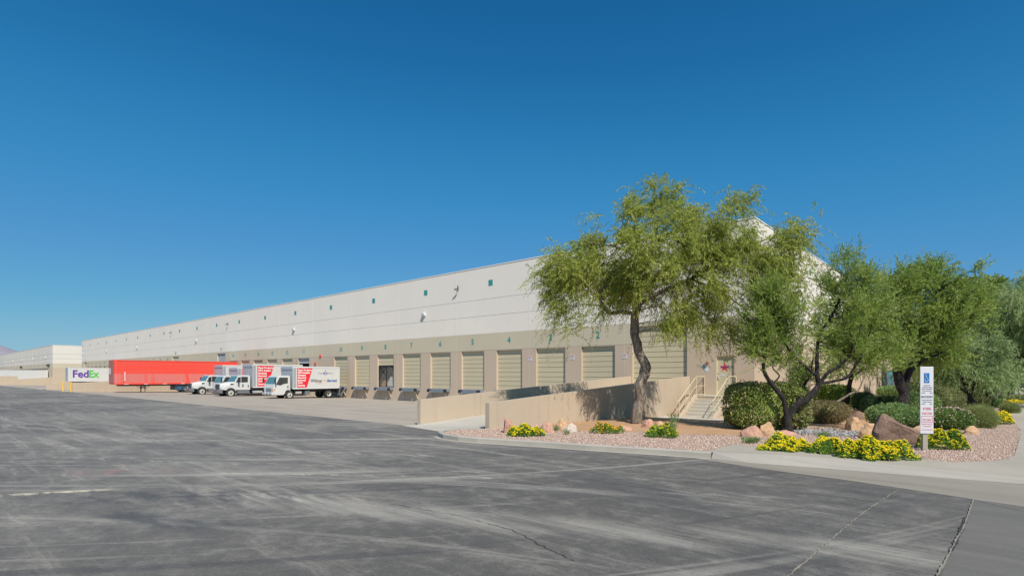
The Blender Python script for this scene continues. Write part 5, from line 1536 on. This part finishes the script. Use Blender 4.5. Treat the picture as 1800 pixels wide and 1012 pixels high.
# --- forked dark tree, left crown over the big hedge
ZB = 19.6
blB = [(1362, 560, ZB, 52, 66, 1.3), (1345, 618, ZB, 30, 32, .9), (1385, 585, ZB, 34, 52, 1.2), (1352, 512, ZB, 38, 30, 1.0), (1392, 625, ZB + .2, 30, 26, .9), (1328, 572, ZB, 24, 34, .9), (1425, 650, ZB + .8, 22, 30, .8), (1325, 630, ZB, 18, 14, .5)]
limB = [([(1385, 759, ZB), (1384, 742, ZB), (1384, 730, ZB)], [.17, .14, .13]),
        ([(1384, 735, ZB), (1378, 705, ZB), (1358, 675, ZB), (1343, 650, ZB), (1345, 622, ZB), (1347, 600, ZB), (1342, 560, ZB)], [.10, .085, .075, .065, .055, .04, .02]),
        ([(1384, 735, ZB), (1400, 712, ZB), (1425, 695, ZB), (1440, 675, ZB), (1436, 658, ZB), (1436, 630, ZB + .2), (1440, 590, ZB + .3), (1470, 540, ZB + .4), (1490, 480, ZB + .4)], [.13, .12, .11, .095, .08, .06, .05, .04, .015]),
        ([(1436, 660, ZB), (1420, 648, ZB), (1396, 625, ZB), (1378, 600, ZB), (1360, 560, ZB)], [.06, .05, .04, .03, .015]),
        ([(1440, 676, ZB), (1455, 655, ZB), (1480, 640, ZB + .2), (1500, 610, ZB + .3), (1515, 570, ZB + .4), (1520, 520, ZB + .4)], [.07, .06, .05, .04, .03, .012]),
        ([(1443, 672, ZB), (1465, 670, ZB + .2), (1490, 662, ZB + .3), (1510, 630, ZB + .4), (1530, 580, ZB + .5)], [.06, .05, .045, .035, .015]),
        ([(1395, 718, ZB), (1408, 695, ZB + .3), (1415, 675, ZB + .6), (1425, 655, ZB + .8), (1430, 620, ZB + .9)], [.07, .06, .045, .03, .012]),
        ([(1360, 672, ZB), (1370, 660, ZB - .1), (1358, 645, ZB - .1), (1366, 620, ZB - .1)], [.03, .025, .02, .01])]
blB2 = [(1485, 500, ZB + .4, 55, 48, 1.3), (1465, 560, ZB + .4, 48, 50, 1.2), (1510, 560, ZB + .4, 50, 62, 1.4), (1520, 500, ZB + .5, 32, 34, 1.0), (1490, 620, ZB + .4, 62, 36, 1.3), (1545, 600, ZB + .7, 40, 45, 1.1), (1456, 490, ZB + .4, 18, 30, .7), (1535, 640, ZB + .8, 38, 25, 1.0), (1500, 462, ZB + .5, 22, 18, .7)]
P0 = sample_blobs(blB + blB2, 500, .1)
tB = tree('tree forking low into dark limbs before the big hedge, two airy green crowns', 'tree', limB, P0, M['bark_dark'], 230, .022, seed=2)
_, o = crown('crown', None, blB + blB2, 3300, 24, .62, .095, .026, M['leaf_willow'], .02, .15, 2, .40, 1.2, .42, 18, .14); child_at(o, tB)

# --- pale slanting stem and thin dark tree behind
ZC = 30.0
p_, ZC = G(1439, 744)
blC = [(1470, 640, ZC, 40, 30, 1.2), (1500, 600, ZC, 40, 40, 1.5)]
limC = [([(1438, 746, ZC), (1450, 728, ZC), (1470, 708, ZC), (1495, 692, ZC), (1510, 684, ZC), (1522, 650, ZC), (1525, 610, ZC)], [.06, .055, .05, .045, .035, .02, .01])]
P0 = sample_blobs(blC, 60)
tC = tree('slender tree with one pale slanting stem beside the brown mound', 'tree', limC, P0, M['bark_pale'], 12, .015, seed=3)
_, o = crown('crown', None, blC, 420, 20, .45, .09, .03, M['leaf_willow'], .15, .1, 3, .55, .5); child_at(o, tC)
p_, ZD = G(1486, 723)
blD = [(1500, 590, ZD, 62, 50, 2.0), (1470, 560, ZD, 50, 50, 2.0), (1540, 560, ZD, 45, 60, 2.0), (1500, 640, ZD, 45, 22, 1.5)]
limD = [([(1485, 725, ZD), (1490, 695, ZD), (1496, 665, ZD), (1502, 650, ZD), (1508, 610, ZD)], [.17, .14, .12, .10, .05]), ([(1497, 662, ZD), (1512, 652, ZD), (1520, 640, ZD), (1540, 600, ZD)], [.07, .06, .05, .02]), ([(1496, 668, ZD), (1480, 640, ZD), (1470, 590, ZD)], [.07, .05, .02])]
P0 = sample_blobs(blD, 150)
tD = tree('thin dark trunked tree behind the brown mound, next to the bright round shrub', 'tree', limD, P0, M['bark_dark'], 50, .03, seed=4)
_, o = crown('crown', None, blD, 1400, 22, .6, .12, .04, M['leaf_willow'], .2, .1, 4, .5, .5); child_at(o, tD)

# --- tree behind the dark slab
p_, ZE = G(1582, 737)
blE = [(1600, 520, ZE, 60, 52, 2.0), (1655, 510, ZE, 55, 50, 2.0), (1575, 570, ZE, 45, 48, 1.8), (1640, 570, ZE, 75, 42, 2.2), (1690, 545, ZE, 40, 48, 1.6), (1560, 610, ZE, 35, 32, 1.3), (1610, 610, ZE, 50, 22, 1.5), (1595, 492, ZE, 26, 20, 1.0), (1665, 488, ZE, 40, 18, 1.2)]
limE = [([(1580, 740, ZE), (1584, 715, ZE), (1588, 695, ZE), (1580, 670, ZE), (1578, 640, ZE), (1586, 610, ZE), (1590, 570, ZE), (1595, 520, ZE)], [.30, .25, .22, .20, .19, .15, .09, .03]),
        ([(1588, 697, ZE), (1595, 670, ZE), (1602, 645, ZE), (1620, 620, ZE), (1640, 598, ZE), (1665, 570, ZE), (1690, 545, ZE)], [.17, .15, .14, .12, .10, .06, .02]),
        ([(1600, 655, ZE), (1620, 635, ZE + .3), (1650, 622, ZE + .5), (1690, 600, ZE + .6)], [.08, .07, .05, .02]),
        ([(1640, 598, ZE), (1640, 560, ZE), (1650, 510, ZE)], [.07, .05, .02])]
P0 = sample_blobs(blE, 300)
tE = tree('dark trunked spreading tree rising behind the dark brown slab, left of the sign', 'tree', limE, P0, M['bark_dark'], 120, .035, seed=5)
_, o = crown('crown', None, blE, 3500, 24, .75, .13, .038, M['leaf_willow'], .05, .20, 5, .42, 1.1, .42, 22, .20); child_at(o, tE)
p_, ZF = G(1598, 727)
limF = [([(1602, 728, ZF), (1594, 700, ZF), (1590, 675, ZF), (1600, 645, ZF), (1618, 625, ZF)], [.16, .13, .12, .10, .06])]
blF = [(1620, 600, ZF, 45, 30, 1.5), (1650, 625, ZF, 40, 22, 1.5)]
P0 = sample_blobs(blF, 60)
tF = tree('second dark stem close behind the spreading tree by the slab', 'tree', limF, P0, M['bark_dark'], 20, .03, seed=6)
_, o = crown('crown', None, blF, 700, 22, .6, .12, .04, M['leaf_willow'], .2, .1, 6, .5, .5); child_at(o, tF)

# --- feathery trees at the right edge
p_, ZH = G(1743, 714)
blH = [(1750, 540, ZH, 70, 55, 3.0), (1800, 520, ZH, 60, 42, 3.0), (1700, 600, ZH, 60, 50, 2.6), (1770, 610, ZH, 75, 52, 3.0), (1820, 600, ZH, 55, 60, 2.8), (1730, 650, ZH, 50, 26, 2.2), (1680, 640, ZH, 35, 30, 2.0), (1790, 655, ZH, 45, 22, 2.0)]
limH = [([(1741, 716, ZH), (1742, 700, ZH), (1742, 688, ZH), (1750, 665, ZH), (1758, 640, ZH), (1770, 600, ZH), (1780, 550, ZH)], [.42, .34, .30, .22, .18, .10, .04]),
        ([(1742, 690, ZH), (1735, 675, ZH), (1738, 650, ZH), (1735, 610, ZH), (1740, 560, ZH)], [.24, .20, .16, .10, .03]),
        ([(1737, 684, ZH), (1725, 678, ZH), (1712, 668, ZH), (1695, 640, ZH)], [.14, .12, .10, .04])]
P0 = sample_blobs(blH, 300)
tH = tree('large feathery grey-green tree near the right edge with a dark forked trunk', 'tree', limH, P0, M['bark_dark'], 70, .05, seed=7)
_, o = crown('crown', None, blH, 2800, 34, 1.2, .24, .036, M['leaf_feather'], .7, .14, 7, .4, .3, .45, 20, .34); child_at(o, tH)
p_, ZI = G(1706, 724)
blI = [(1690, 620, ZI, 48, 36, 2.0), (1660, 640, ZI, 32, 30, 1.6), (1715, 655, ZI, 35, 22, 1.6)]
limI = [([(1706, 726, ZI), (1705, 708, ZI), (1704, 694, ZI), (1695, 672, ZI), (1680, 650, ZI)], [.34, .26, .22, .12, .05]), ([(1704, 696, ZI), (1712, 672, ZI), (1716, 640, ZI)], [.14, .10, .04]), ([(1700, 690, ZI), (1690, 684, ZI), (1672, 668, ZI)], [.08, .06, .02])]
P0 = sample_blobs(blI, 100)
tI = tree('tree with a short flared trunk right of the large clipped shrub', 'tree', limI, P0, M['bark_dark'], 40, .04, seed=8)
_, o = crown('crown', None, blI, 1300, 26, .9, .16, .035, M['leaf_feather'], .5, .05, 8, .45, .3); child_at(o, tI)

def bgtree(px, base_y, top_y, wpx, label, mat, seed, n=900, leaf=.3, feather=False, grp='trees along the side street'):
    p, Z = G(px, base_y)
    h = base_y - top_y
    bl = []
    rs = random.Random(seed)
    for k in range(8):
        bl.append((px + rs.uniform(-.32, .32) * wpx, top_y + h * rs.uniform(.2, .62), Z + rs.uniform(-1, 1), wpx * rs.uniform(.18, .3), h * rs.uniform(.12, .2), wpx * .25 * Z / FPX))
    r0 = .006 * Z
    lim = [([(px, base_y + 1, Z), (px + 2, base_y - h * .18, Z), (px - 3, base_y - h * .35, Z), (px + 4, base_y - h * .6, Z)], [r0, r0 * .8, r0 * .6, r0 * .2]),
           ([(px + 1, base_y - h * .2, Z), (px + wpx * .12, base_y - h * .35, Z), (px + wpx * .22, base_y - h * .55, Z)], [r0 * .5, r0 * .4, r0 * .1]),
           ([(px + 1, base_y - h * .22, Z), (px - wpx * .12, base_y - h * .36, Z), (px - wpx * .22, base_y - h * .55, Z)], [r0 * .5, r0 * .4, r0 * .1])]
    P0 = sample_blobs(bl, 60)
    t = tree(label, 'tree', lim, P0, M['bark_dark'], 20, r0 * .15, seed=seed, group=grp)
    _, o = crown('crown', None, bl, n, 20, leaf * 3.2, leaf, leaf * (.2 if feather else .38), mat, .3, .05, seed, .5, .4); child_at(o, t)
    return t
bgtree(1772, 702, 590, 110, 'dark rounded tree behind the feathery one, above the far yellow flowers', M['leaf_dark'], 21, 1500, .30)
bgtree(1715, 697, 585, 130, 'dark tree filling the gap between the two forked trunks far right', M['leaf_dark'], 22, 1500, .33)
bgtree(1810, 700, 560, 120, 'bright green tree cut off by the right edge beyond the side path', M['leaf_willow'], 23, 1500, .30)
bgtree(1655, 697, 560, 110, 'leafy tree behind the sign and the large clipped shrub', M['leaf_willow'], 24, 1500, .28)
bgtree(1690, 692, 560, 140, 'farther green tree above the large clipped shrub', M['leaf_willow'], 25, 1300, .34)
bgtree(1630, 694, 600, 90, 'low green tree beyond the office windows, left of the sign', M['leaf_bright'], 26, 900, .26)
bgtree(1722, 694, 480, 120, 'leafy crown rising between the spreading tree and the feathery tree', M['leaf_willow'], 28, 1500, .34)
bgtree(1775, 693, 475, 150, 'tallest olive crown rising behind the feathery tree', M['leaf_willow'], 27, 1800, .38)

# ------------------------------------------------------------------ shrubs
def shrub(name, px0, px1, py0, py1, mat, label, n=5000, ll=.06, lw=.035, p=2.6, depth=.8, grp='clipped shrubs', rough=.0, cat='shrub', flat_bottom=.25, stems=True, seed=0, shellin=.84):
    pxm = (px0 + px1) / 2
    g, Z = G(pxm, py1)
    k = Z / FPX; W_ = (px1 - px0) * k / 2; H = (py1 - py0) * k; D = W_ * depth
    base = g + Vector((FW[0], FW[1], 0)) * D * .8
    base.z = g.z
    root = empty(name, base, label, cat, grp, rz=TH)
    # superellipsoid surface, lifted so that it narrows a little to the ground
    nu, nv = 26, 16
    cz = H * .52; rz = H * .52
    def surf(th_, ph_):
        ct, st_, cp, sp = math.cos(th_), math.sin(th_), math.cos(ph_), math.sin(ph_)
        f = lambda v: math.copysign(abs(v) ** (2 / p), v)
        q = Vector((W_ * f(ct) * f(cp), D * f(st_) * f(cp), rz * f(sp)))
        nz = 1 + .06 * noise.noise(q * 1.8 + Vector((seed * 5.3, 0, 0))) * (1 + rough * 4)
        return q * nz
    V = []; F = []
    for j in range(nv + 1):
        ph_ = -math.pi / 2 + math.pi * j / nv
        for i in range(nu): V.append(surf(2 * math.pi * i / nu, ph_) * (shellin - .04) + Vector((0, 0, cz)))
    for j in range(nv):
        for i in range(nu):
            F.append((j * nu + i, j * nu + (i + 1) % nu, (j + 1) * nu + (i + 1) % nu, (j + 1) * nu + i))
    mb = MB(); mb.add(V, F)
    core = mb.build('foliage_core', mat, root, smoothf=True)
    P = []; N = []
    for _ in range(n):
        z = random.uniform(-.98, 1); th_ = random.uniform(0, 2 * math.pi); ph_ = math.asin(z)
        q = surf(th_, ph_); s_ = random.uniform(shellin - .02, 1.04 + rough * random.random() + .07 * (random.random() < .06))
        P.append(q * s_ + Vector((0, 0, cz))); N.append(Vector((q.x / W_ ** 2, q.y / D ** 2, q.z / rz ** 2)).normalized())
    P = np.array([list(a) for a in P]); N = np.array([list(a) for a in N])
    Dn = unit(N * .55 + unit(RNG.normal(size=P.shape)) * .8)
    k2 = P[:, 2] > .0
    leaves('foliage', P[k2], Dn[k2], ll, lw, mat, root)
    if stems:
        mb = MB()
        for _ in range(5):
            a = random.uniform(0, 6.28); mb.tube([(math.cos(a) * .1, math.sin(a) * .1, -.1), (math.cos(a) * W_ * .4, math.sin(a) * D * .4, H * .35)], [.03, .015], 6)
        mb.build('stem', M['bark_pale'], root)
    return root
shrub('hedge_shrub', 1293, 1433, 677, 757, M['leaf_hedge'], 'big clipped green hedge behind the forked tree, beside the stairs', 19000, .095, .055, 3.2, .62, seed=1, rough=.02)
shrub('low_shrub', 1428, 1504, 706, 746, M['leaf_brown'], 'low brown-green mound shrub right of the big hedge', 9000, .07, .03, 2.2, .8, seed=2)
shrub('round_shrub', 1446, 1513, 678, 722, M['leaf_bright'], 'bright green round shrub behind the brown mound', 7000, .10, .06, 2.4, .8, seed=3, rough=.03)
shrub('conifer_shrub', 1508, 1545, 691, 724, M['leaf_blue'], 'left dark conifer shrub below the pale end wall', 6000, .09, .03, 2.3, .8, seed=4, grp='dark conifer shrubs')
shrub('conifer_shrub', 1524, 1562, 698, 729, M['leaf_blue'], 'middle and lowest dark conifer shrub, above the tan boulders', 6000, .09, .03, 2.3, .8, seed=5, grp='dark conifer shrubs')
shrub('conifer_shrub', 1552, 1584, 697, 716, M['leaf_blue'], 'right dark conifer shrub touching the dark trunk', 4500, .10, .03, 2.3, .8, seed=6, grp='dark conifer shrubs')
shrub('soft_shrub', 1545, 1628, 714, 752, M['leaf_soft'], 'soft light green shrub behind the dark brown slab', 9000, .11, .035, 2.1, .7, seed=7, rough=.12)
shrub('clipped_shrub', 1643, 1705, 683, 731, M['leaf_grey'], 'large rounded clipped shrub just right of the sign', 11000, .075, .04, 2.5, .85, seed=8)
shrub('clipped_shrub', 1596, 1662, 692, 731, M['leaf_soft'], 'light green clipped shrub directly behind the sign', 8000, .09, .045, 2.5, .8, seed=9)
shrub('clipped_shrub', 1560, 1640, 680, 708, M['leaf_soft'], 'flat topped pale hedge under the office windows', 8000, .13, .06, 3.2, .6, seed=10)
shrub('low_shrub', 1552, 1584, 679, 696, M['leaf_brown'], 'small reddish brown shrub below the teal window', 2500, .14, .06, 2.2, .8, seed=11)
shrub('clipped_shrub', 1595, 1660, 672, 694, M['leaf_bright'], 'farthest bright clipped shrub behind the sign top', 6000, .14, .07, 2.6, .8, seed=12)
rs_ = shrub('flowering_shrub', 1650, 1722, 722, 756, M['leaf_dark'], 'loose dark shrub with pale pink blossoms behind the right yellow flowers', 7500, .07, .035, 2.0, .7, seed=13, rough=.15, grp='flowering shrubs')
shrub('grass_clump', 1714, 1756, 722, 753, M['grass'], 'spiky green grass clump right of the pink flowering shrub', 9000, .22, .010, 2.0, .8, seed=14, rough=.2, grp='grass clumps', cat='grass clump')
shrub('grass_clump', 1771, 1793, 712, 726, M['grass'], 'small round grass clump above the farther yellow flowers', 4500, .24, .013, 2.0, .8, seed=15, rough=.15, grp='grass clumps', cat='grass clump')
shrub('round_shrub', 1724, 1742, 699, 716, M['leaf_grey'], 'small grey shrub left of the forked feathery tree', 3000, .12, .05, 2.2, .8, seed=16, rough=.08)
shrub('round_shrub', 1745, 1764, 702, 716, M['leaf_soft'], 'small green shrub right of the forked feathery tree', 3000, .12, .05, 2.2, .8, seed=17, rough=.08)
shrub('low_shrub', 1698, 1750, 713, 727, M['grass'], 'pale low ground shrub between the two forked trunks', 5000, .16, .02, 2.0, .6, seed=18, rough=.15)
shrub('low_shrub', 1785, 1812, 696, 706, M['leaf_grey'], 'far grey shrub at the right edge', 2500, .2, .07, 2.2, .8, seed=19)
# blossoms of the pink shrub
def blossoms(root, W_, D, H, n, size, mats, name='flowers', zmin=.35, power=2.0):
    P = []
    for _ in range(n):
        a = random.uniform(0, 6.28); r = math.sqrt(random.random()) * 1.0
        zz = H * (math.sqrt(max(0.0, 1 - r ** 2.4)) * .92 + .06)
        P.append((math.cos(a) * r * W_, math.sin(a) * r * D, zz + random.uniform(-.02, .05)))
    P = np.array(P)
    n = len(P)
    V = OCT[None] * RNG.uniform(.75, 1.25, (n, 6, 1)) * RNG.uniform(size * .7, size * 1.25, (n, 1, 1)); V[:, :, 2] *= .6
    V += P[:, None, :]
    F = (OF[None] + (np.arange(n) * 6)[:, None, None]).reshape(-1, 3)
    o = npmesh(name, V.reshape(-1, 3), F, mats, root)
    o['kind'] = 'stuff'
    return o
def lantana(px0, px1, py0, py1, label, nl, nf, petal='petal_yellow', fs=.03, depth=.8, seed=0, leafsz=.06, bare=0, name='flowering_mound'):
    pxm = (px0 + px1) / 2
    g, Z = G(pxm, py1)
    k = Z / FPX; W_ = (px1 - px0) * k / 2; 
    D = max(.25, min(W_ * depth, .9))
    # height left once the mound's depth on the ground is seen
    g2_, Z2_ = G(pxm, py1 - 1)
    H = max(.12, (py1 - py0) * k - D * 2 * (EYE - g.z) / Z * .75)
    base = g + Vector((FW[0], FW[1], 0)) * D; base.z = GH(base.x, base.y)
    root = empty(name, base, label, 'flowers', 'mounds of yellow flowers', rz=TH)
    P = []; N = []
    rs = random.Random(seed)
    off = Vector((seed * 11.3, 0, 0))
    for _ in range(nl):
        a = rs.uniform(0, 6.28); r = math.sqrt(rs.random())
        ed = 1 + .55 * noise.noise(Vector((math.cos(a) * 2.6, math.sin(a) * 2.6, seed * 3.0)))
        x, y = math.cos(a) * r * W_ * ed, math.sin(a) * r * D * ed
        hh = H * math.sqrt(max(0, 1 - r ** 2.6)) * (.8 + .8 * noise.noise(Vector((x * 3.5, y * 3.5, 0)) + off))
        P.append((x, y, hh * (1 - rs.random() ** 2 * .75) + .01)); N.append((x / W_ * .6, y / D * .6, .8))
    P = np.array(P); N = unit(np.array(N))
    Dn = unit(N * .6 + unit(RNG.normal(size=P.shape)) * .8)
    leaves('leaves', P, Dn, leafsz, leafsz * .6, M['leaf_lantana'], root)
    P = []
    for _ in range(int(nf * 1.9)):
        a = rs.uniform(0, 6.28); r = math.sqrt(rs.random())
        ed = 1 + .55 * noise.noise(Vector((math.cos(a) * 2.6, math.sin(a) * 2.6, seed * 3.0)))
        x, y = math.cos(a) * r * W_ * ed, math.sin(a) * r * D * ed
        if noise.noise(Vector((x * 2.4, y * 2.4, 5)) + off) < -.30: continue
        hh = H * math.sqrt(max(0, 1 - r ** 2.6)) * (.8 + .8 * noise.noise(Vector((x * 3.5, y * 3.5, 0)) + off))
        P.append((x, y, hh + .03 + rs.uniform(0, .03)))
    P = np.array(P); n = len(P)
    # each head is a small dome of florets
    m = 5
    Q = P[:, None, :] + RNG.normal(size=(n, m, 3)) * np.array([.42, .42, .22]) * fs
    Q = Q.reshape(-1, 3)
    V = OCT[None] * RNG.uniform(.8, 1.2, (n * m, 6, 1)) * fs * .60; V[:, :, 2] *= .6
    V = V + Q[:, None, :]
    F = (OF[None] + (np.arange(n * m) * 6)[:, None, None]).reshape(-1, 3)
    o = npmesh('flowers', V.reshape(-1, 3), F, M[petal], root); o['kind'] = 'stuff'
    return root
lantana(890, 957, 748, 768, 'leftmost mound of yellow flowers, before the pointed pink boulder', 3600, 150, fs=.034, seed=1)
lantana(1047, 1094, 743, 763, 'sparse mound of orange and yellow flowers before the ramp wall', 1500, 70, 'petal_orange', fs=.036, seed=2)
lantana(1143, 1195, 746, 770, 'mostly green mound with few yellow flowers and a tall sprig', 2600, 26, fs=.032, seed=3)
lantana(1354, 1450, 766, 796, 'yellow flower mound under the forked dark tree, left of three joined mounds', 5200, 330, fs=.030, seed=5, depth=.6)
lantana(1436, 1520, 768, 801, 'low yellow flower mound in the middle of three joined mounds', 3800, 280, fs=.030, seed=6, depth=.6)
lantana(1502, 1622, 768, 811, 'largest mound of yellow flowers, left of the sign post', 8600, 620, fs=.030, seed=7, depth=.6)
lantana(1636, 1718, 751, 791, 'mound of yellow flowers right of the sign post', 5600, 300, fs=.031, seed=8, depth=.7)
lantana(1755, 1792, 724, 746, 'farther mound of yellow flowers near the side path', 3000, 240, fs=.042, seed=9)
lantana(1714, 1730, 701, 713, 'small far patch of yellow flowers left of the forked feathery tree', 700, 90, fs=.055, seed=10)
lantana(1763, 1782, 703, 711, 'far strip of yellow flowers right of the forked feathery tree', 700, 120, fs=.055, seed=11)
lantana(1782, 1812, 702, 711, 'far yellow flowers cut off by the right edge', 900, 140, fs=.055, seed=12)
rz_ = blossoms(rs_, 1.05, .7, .85, 130, .035, M['petal_pink'])

def weed(px, py, hpx, label, n=60, spread=.16, name='weed', mat='leaf_soft', tall=False):
    g, Z = G(px, py)
    root = empty(name, g, label, 'weed', 'small weeds in the gravel')
    h = hpx * Z / FPX
    P = []; Dd = []
    for _ in range(n):
        a = random.uniform(0, 6.28); tilt = random.uniform(.05, spread if tall else 1.0)
        d = Vector((math.cos(a) * tilt, math.sin(a) * tilt, 1)).normalized()
        r = random.uniform(0, spread * .4)
        for q in range(5 if tall else 3):
            t = random.uniform(.1, 1) * h
            P.append((math.cos(a) * r + d.x * t, math.sin(a) * r + d.y * t, d.z * t)); Dd.append((d.x + random.uniform(-.5, .5), d.y + random.uniform(-.5, .5), d.z + .2))
    leaves('leaves', np.array(P), unit(np.array(Dd)), .09 if not tall else .16, .018, M[mat], root)
    return root
weed(975, 759, 9, 'small green weed before the pale boulder')
weed(996, 764, 6, 'tiny green weed in the gravel, nearest the kerb', 40)
weed(1320, 779, 9, 'low brown and green weed in the gravel before the long pink boulder', 160, .5)
weed(1184, 762, 32, 'tall thin sprig growing from the mostly green flower mound', 40, .22, 'tall_weed', 'leaf_soft', True)
weed(1447, 768, 7, 'green weed at the edge of the river stones', 90, .4)
print('scene built', len(bpy.data.objects))
